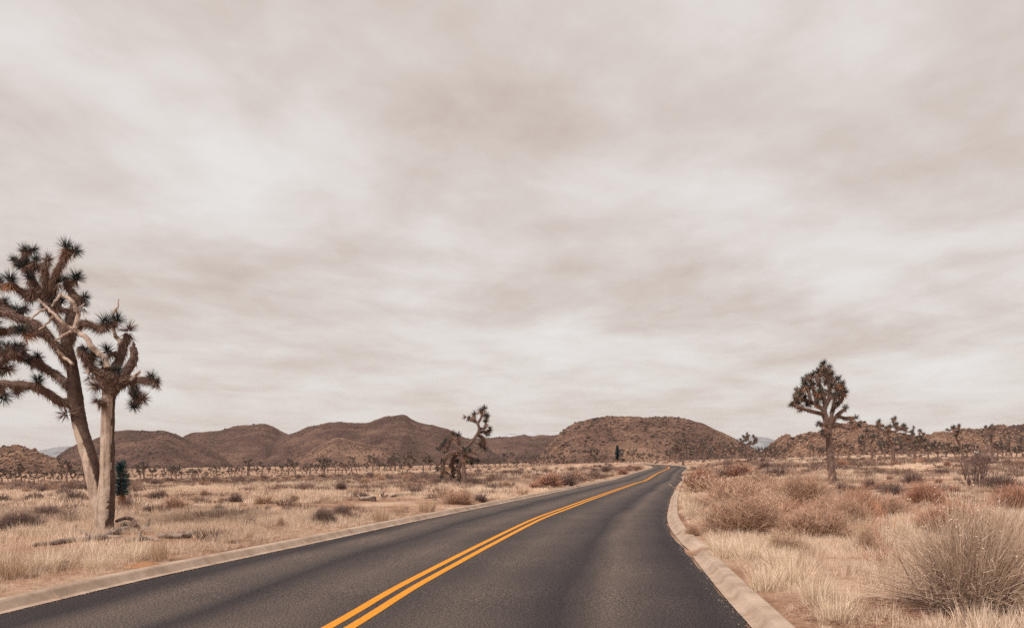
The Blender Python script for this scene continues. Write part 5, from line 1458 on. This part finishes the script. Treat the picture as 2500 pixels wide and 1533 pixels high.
def trace(lst, g, hm):
    for px, py, hp in lst:
        x, y, z = hit(px, py, 60, 900)
        # far out the ground is nearly edge-on: fall back on a likely tree height
        yh = hm * F / hp
        y = min(max(y, yh * .5), yh * 2.0)
        far_tree((px - 1250) / F * y, y, (1.15 if px > 1600 else 1.3) * _ft.uniform(.72, 1.3) * hp * y / F, *g)
trace(FT, G1, 4.0); trace(FT2, G2, 4.0); trace(FT3, G3, 4.4)
def fill(n, t0, t1, y0, y1, g, seed, hmin=2.6, hmax=4.6):
    rr = R(seed); k = 0
    while k < n:
        y = rr.uniform(y0, y1); x = rr.uniform(t0, t1) * y
        if not off_road([x], [y], 6.0)[0][0]: continue
        far_tree(x, y, rr.uniform(hmin, hmax), *g); k += 1
fill(40, -.66, -.1, 330, 620, G1, 1); fill(10, -.05, .2, 260, 520, G2, 2); fill(16, .2, .66, 230, 430, G3, 3)
# the wood beyond, one dark mass
def woodland():
    rr = R(61); n = 900
    y = np.sqrt(rr.uniform(size=n) * (950 ** 2 - 560 ** 2) + 560 ** 2); x = rr.uniform(-.75, .78, n) * y
    ok = fbm(x / 90, y / 60, 8, 2) > rr.uniform(.3, .6, n)
    x, y = x[ok], y[ok]; n = len(x); s_ = rr.uniform(.6, 1.1, n)
    scatter('distant_woodland', [c for _, c in FM[:6]], np.column_stack([x, y, zt(x, y) - .2]), np.column_stack([0 * x, 0 * x, rr.uniform(0, 6.28, n)]), np.column_stack([s_, s_, s_]), rr.randint(0, 6, n), rr.uniform(0, 1, n), 'far Joshua tree woodland at the foot of the hills')
woodland()

# ------------------------------------------------------------------ fallen wood, stump, mound, car
def log(pts, r, label, Y=None, name='fallen_log', mat='log', lift=.6, forks=()):
    x0, y0, _ = hit(*pts[0])
    P = []
    for px, py in pts:
        x, y, z = hit(px, py); P.append([x, y, z])
    P = np.array(P)
    ym = np.median(P[:, 1]); k = ym / F
    rr = R(int(pts[0][0] * 7 + pts[0][1]))
    r_ = np.interp(np.linspace(0, 1, (len(P) - 1) * 5 + 1), np.linspace(0, 1, len(r)), r) * k
    base = P.mean(0)
    Q = smooth_path(P - base, 5); Q[:, 2] += r_ * lift
    V, T = tube(Q, r_, 9, rr, .12)
    mb = MB(); mb.add(V, T)
    for a, b, fr in forks:
        i = int(a * (len(Q) - 1)); e = Q[i] + np.array(b) * k
        V, T = tube(smooth_path([Q[i], (Q[i] + e) / 2 + rr.normal(0, .03, 3), e], 3), np.linspace(fr, fr * .45, 7) * k, 7, rr, .15); mb.add(V, T)
    o = obj(name, mb.mesh(name, M[mat], smooth=True)); o.location = base
    o['label'] = label; o['category'] = 'log' if 'log' in name else name.replace('_', ' ')
log([(80, 1334), (115, 1332), (160, 1326), (215, 1322), (255, 1316), (275, 1309), (300, 1302), (340, 1296), (362, 1300)], [4, 5, 6, 7, 7.5, 8, 9, 9, 7], 'long weathered grey log lying in front of the big Joshua tree', lift=1.0, forks=[(.42, (-14, -6, 16), 4), (.95, (10, 4, 30), 6), (.6, (20, -10, 10), 4)])
log([(178, 1302), (200, 1304), (232, 1314), (262, 1316), (300, 1314)], [4.5, 4.5, 4, 4, 3], 'short pale log with raised stub end left of the big trunk', lift=1.6, forks=[(.05, (2, 2, 16), 5)])
log([(300, 1326), (330, 1322), (362, 1318), (385, 1322)], [5, 6, 5, 4], 'broken log piece at the right end of the long weathered log', lift=1.0, forks=[(.5, (8, -4, 22), 4)])
log([(385, 1313), (420, 1314), (450, 1314), (470, 1308), (492, 1303)], [5, 6, 6, 5, 3], 'separate grey log lying in straw right of the tree debris', lift=1.2)
log([(285, 1292), (305, 1287), (322, 1290), (332, 1304)], [4, 4.5, 4.5, 4], 'arched brown branch curving up behind the logs', lift=5.0, mat='bark')
log([(2122, 1203), (2180, 1200), (2240, 1194), (2300, 1190)], [2, 3, 3.2, 3], 'long straight pale fallen pole on the right plain', mat='dead_wood', lift=1.6)
log([(878, 1222), (895, 1222), (912, 1221)], [4, 5, 5], 'short pale log beside the round stump left of the road', mat='dead_wood', lift=1.2, forks=[(0.02, (-6, 0, 10), 2)])
log([(952, 1214), (975, 1212), (998, 1209)], [2.5, 3, 2.5], 'thin grey log in the straw right of the round stump', lift=1.2)
log([(1316, 1160), (1335, 1163), (1350, 1163)], [3, 2.6, 2.2], 'bleached branching snag at the thicket left of the road', mat='dead_wood', lift=2.0, forks=[(.9, (9, 0, 20), 1.6), (.6, (-10, 0, 6), 1.2)])
log([(1405, 1160), (1420, 1159), (1432, 1158)], [1.6, 2.4, 2.6], 'pale log lying on the bank right of the thicket', mat='dead_wood', lift=1.4)
log([(445, 1236), (470, 1234), (492, 1237)], [1.6, 2.2, 1.6], 'thin white stick on the plain right of the big tree', mat='dead_wood', lift=1.2)
def stump():
    x, y, z = hit(912, 1224); k = y / F; rr = R(4)
    P = np.array([[0, 0, -.05], [0, -.01, 6 * k], [0, -.02, 12 * k]])
    V, T = tube(P, np.array([6.5, 6, 5.6]) * k, 12, rr, .08)
    mb = MB(); mb.add(V, T); o = obj('stump', mb.mesh('stump', M['bark'])); o.location = (x, y, z)
    o['label'] = 'short round reddish-brown stump in the straw left of the road'; o['category'] = 'stump'
    x, y, z = hit(933, 1216); k = y / F
    mb = MB()
    for q, (dx, h) in enumerate([(-2, 12), (3, 14), (9, 8)]):
        V, T = tube(smooth_path([[0, 0, -.03], [dx * k * .6, 0, h * k * .6], [dx * 1.6 * k, 0, h * k]], 3), np.linspace(2.6, 1.4, 7) * k, 6, rr, .2); mb.add(V, T)
    o = obj('snag', mb.mesh('snag', M['bark'])); o.location = (x, y, z); o['label'] = 'small dark forked snag behind the round stump'; o['category'] = 'snag'
stump()
def soil_mound():
    x, y, z = hit(348, 1380); k = y / F; rr = R(14)
    g = np.linspace(-1, 1, 21); X, Yg = np.meshgrid(g, g); r = np.hypot(X, Yg)
    Z = np.clip(1 - r, 0, 1) ** .8 * (1 + .5 * (fbm(X * 3 + 5, Yg * 3, 2, 3) - .5))
    V = np.column_stack([X.ravel() * 46 * k, Yg.ravel() * .35, Z.ravel() * 13 * k - .02]); n = 21
    a = (np.arange(n - 1)[:, None] * n + np.arange(n - 1)[None]).ravel()
    m = material('red_soil', (.30, .145, .075), (.42, .22, .12), scale=14, attr=False, bump=.6)
    o = obj('soil_mound', mesh('soil_mound', V, np.column_stack([a, a + 1, a + n + 1, a + n]), m, smooth=True)); o.location = (x, y, z)
    o['label'] = 'low mound of red soil spilling against the left kerb'; o['category'] = 'mound'
soil_mound()
def car():
    import bmesh
    Y = 400.0; x = (2384 - 1250) / F * Y; z = float(zt(x, Y)[0])
    lift = CH - (1089 - HOR) / F * Y - z
    c = thing('parked_car', 'tiny white car far off among the trees at the right', 'car', (x, Y, z + max(0, 0)))
    c.rotation_euler = (0, 0, math.radians(62))
    wp = material('white_car_paint', (.75, .74, .72), (.8, .79, .78), attr=False, rough=.3, spec=.5); gl = material('car_glass', (.02, .022, .025), (.03, .03, .035), attr=False, rough=.1, spec=.6); ty = material('tyre_rubber', (.02, .02, .02), (.03, .03, .03), attr=False)
    def prism(prof, w, mat, nm, bev=.04):
        bm = bmesh.new(); vs = [[bm.verts.new((p[0], s_ * (w / 2 - (p[2] if len(p) > 2 else 0)), p[1])) for p in prof] for s_ in (-1, 1)]
        bm.faces.new(vs[0]); bm.faces.new(vs[1][::-1])
        for i in range(len(prof)):
            j = (i + 1) % len(prof); bm.faces.new((vs[0][j], vs[0][i], vs[1][i], vs[1][j]))
        bmesh.ops.recalc_face_normals(bm, faces=bm.faces); bmesh.ops.bevel(bm, geom=bm.edges[:], offset=bev, segments=2, affect='EDGES')
        me = bpy.data.meshes.new(nm); bm.to_mesh(me); bm.free(); me.materials.append(mat); return obj(nm, me, c)
    prism([(-2.3, .35), (2.25, .35), (2.3, .75), (1.2, 1.0), (-2.2, 1.02), (-2.32, .7)], 1.85, wp, 'body', .07)
    prism([(-2.0, 1.0), (1.1, 1.0), (.45, 1.55), (-1.75, 1.55)], 1.62, gl, 'windows')
    prism([(-1.85, 1.54), (.5, 1.54), (.4, 1.68), (-1.7, 1.68)], 1.6, wp, 'roof')
    for sx in (-1.4, 1.4):
        for sy in (-.82, .82):
            V, T = tube(np.array([[sx, sy - .11, .34], [sx, sy + .11, .34]]), [.34, .34], 14)
            mb = MB(); mb.add(V, T); obj('wheel', mb.mesh('wheel', ty), c)
car()

# ------------------------------------------------------------------ air
def haze():
    me = bpy.data.meshes.new('haze')
    x0, x1, y0, y1, z0, z1 = -6200, 6200, -300, 4750, -14.5, 172
    V = [(x, y, z) for z in (z0, z1) for y in (y0, y1) for x in (x0, x1)]
    me.from_pydata(V, [], [(0, 2, 3, 1), (4, 5, 7, 6), (0, 1, 5, 4), (2, 6, 7, 3), (0, 4, 6, 2), (1, 3, 7, 5)])
    m = bpy.data.materials.new('haze'); m.use_nodes = True
    t = m.node_tree; t.nodes.remove(t.nodes['Principled BSDF'])
    pv = N(t, 'ShaderNodeVolumePrincipled'); pv.inputs['Color'].default_value = (.95, .94, .95, 1); pv.inputs['Density'].default_value = 5e-5
    L(t, pv.outputs[0], t.nodes['Material Output'].inputs['Volume'])
    me.materials.append(m)
    obj('haze', me, kind='stuff', label='thin pale haze over the plain')
haze()
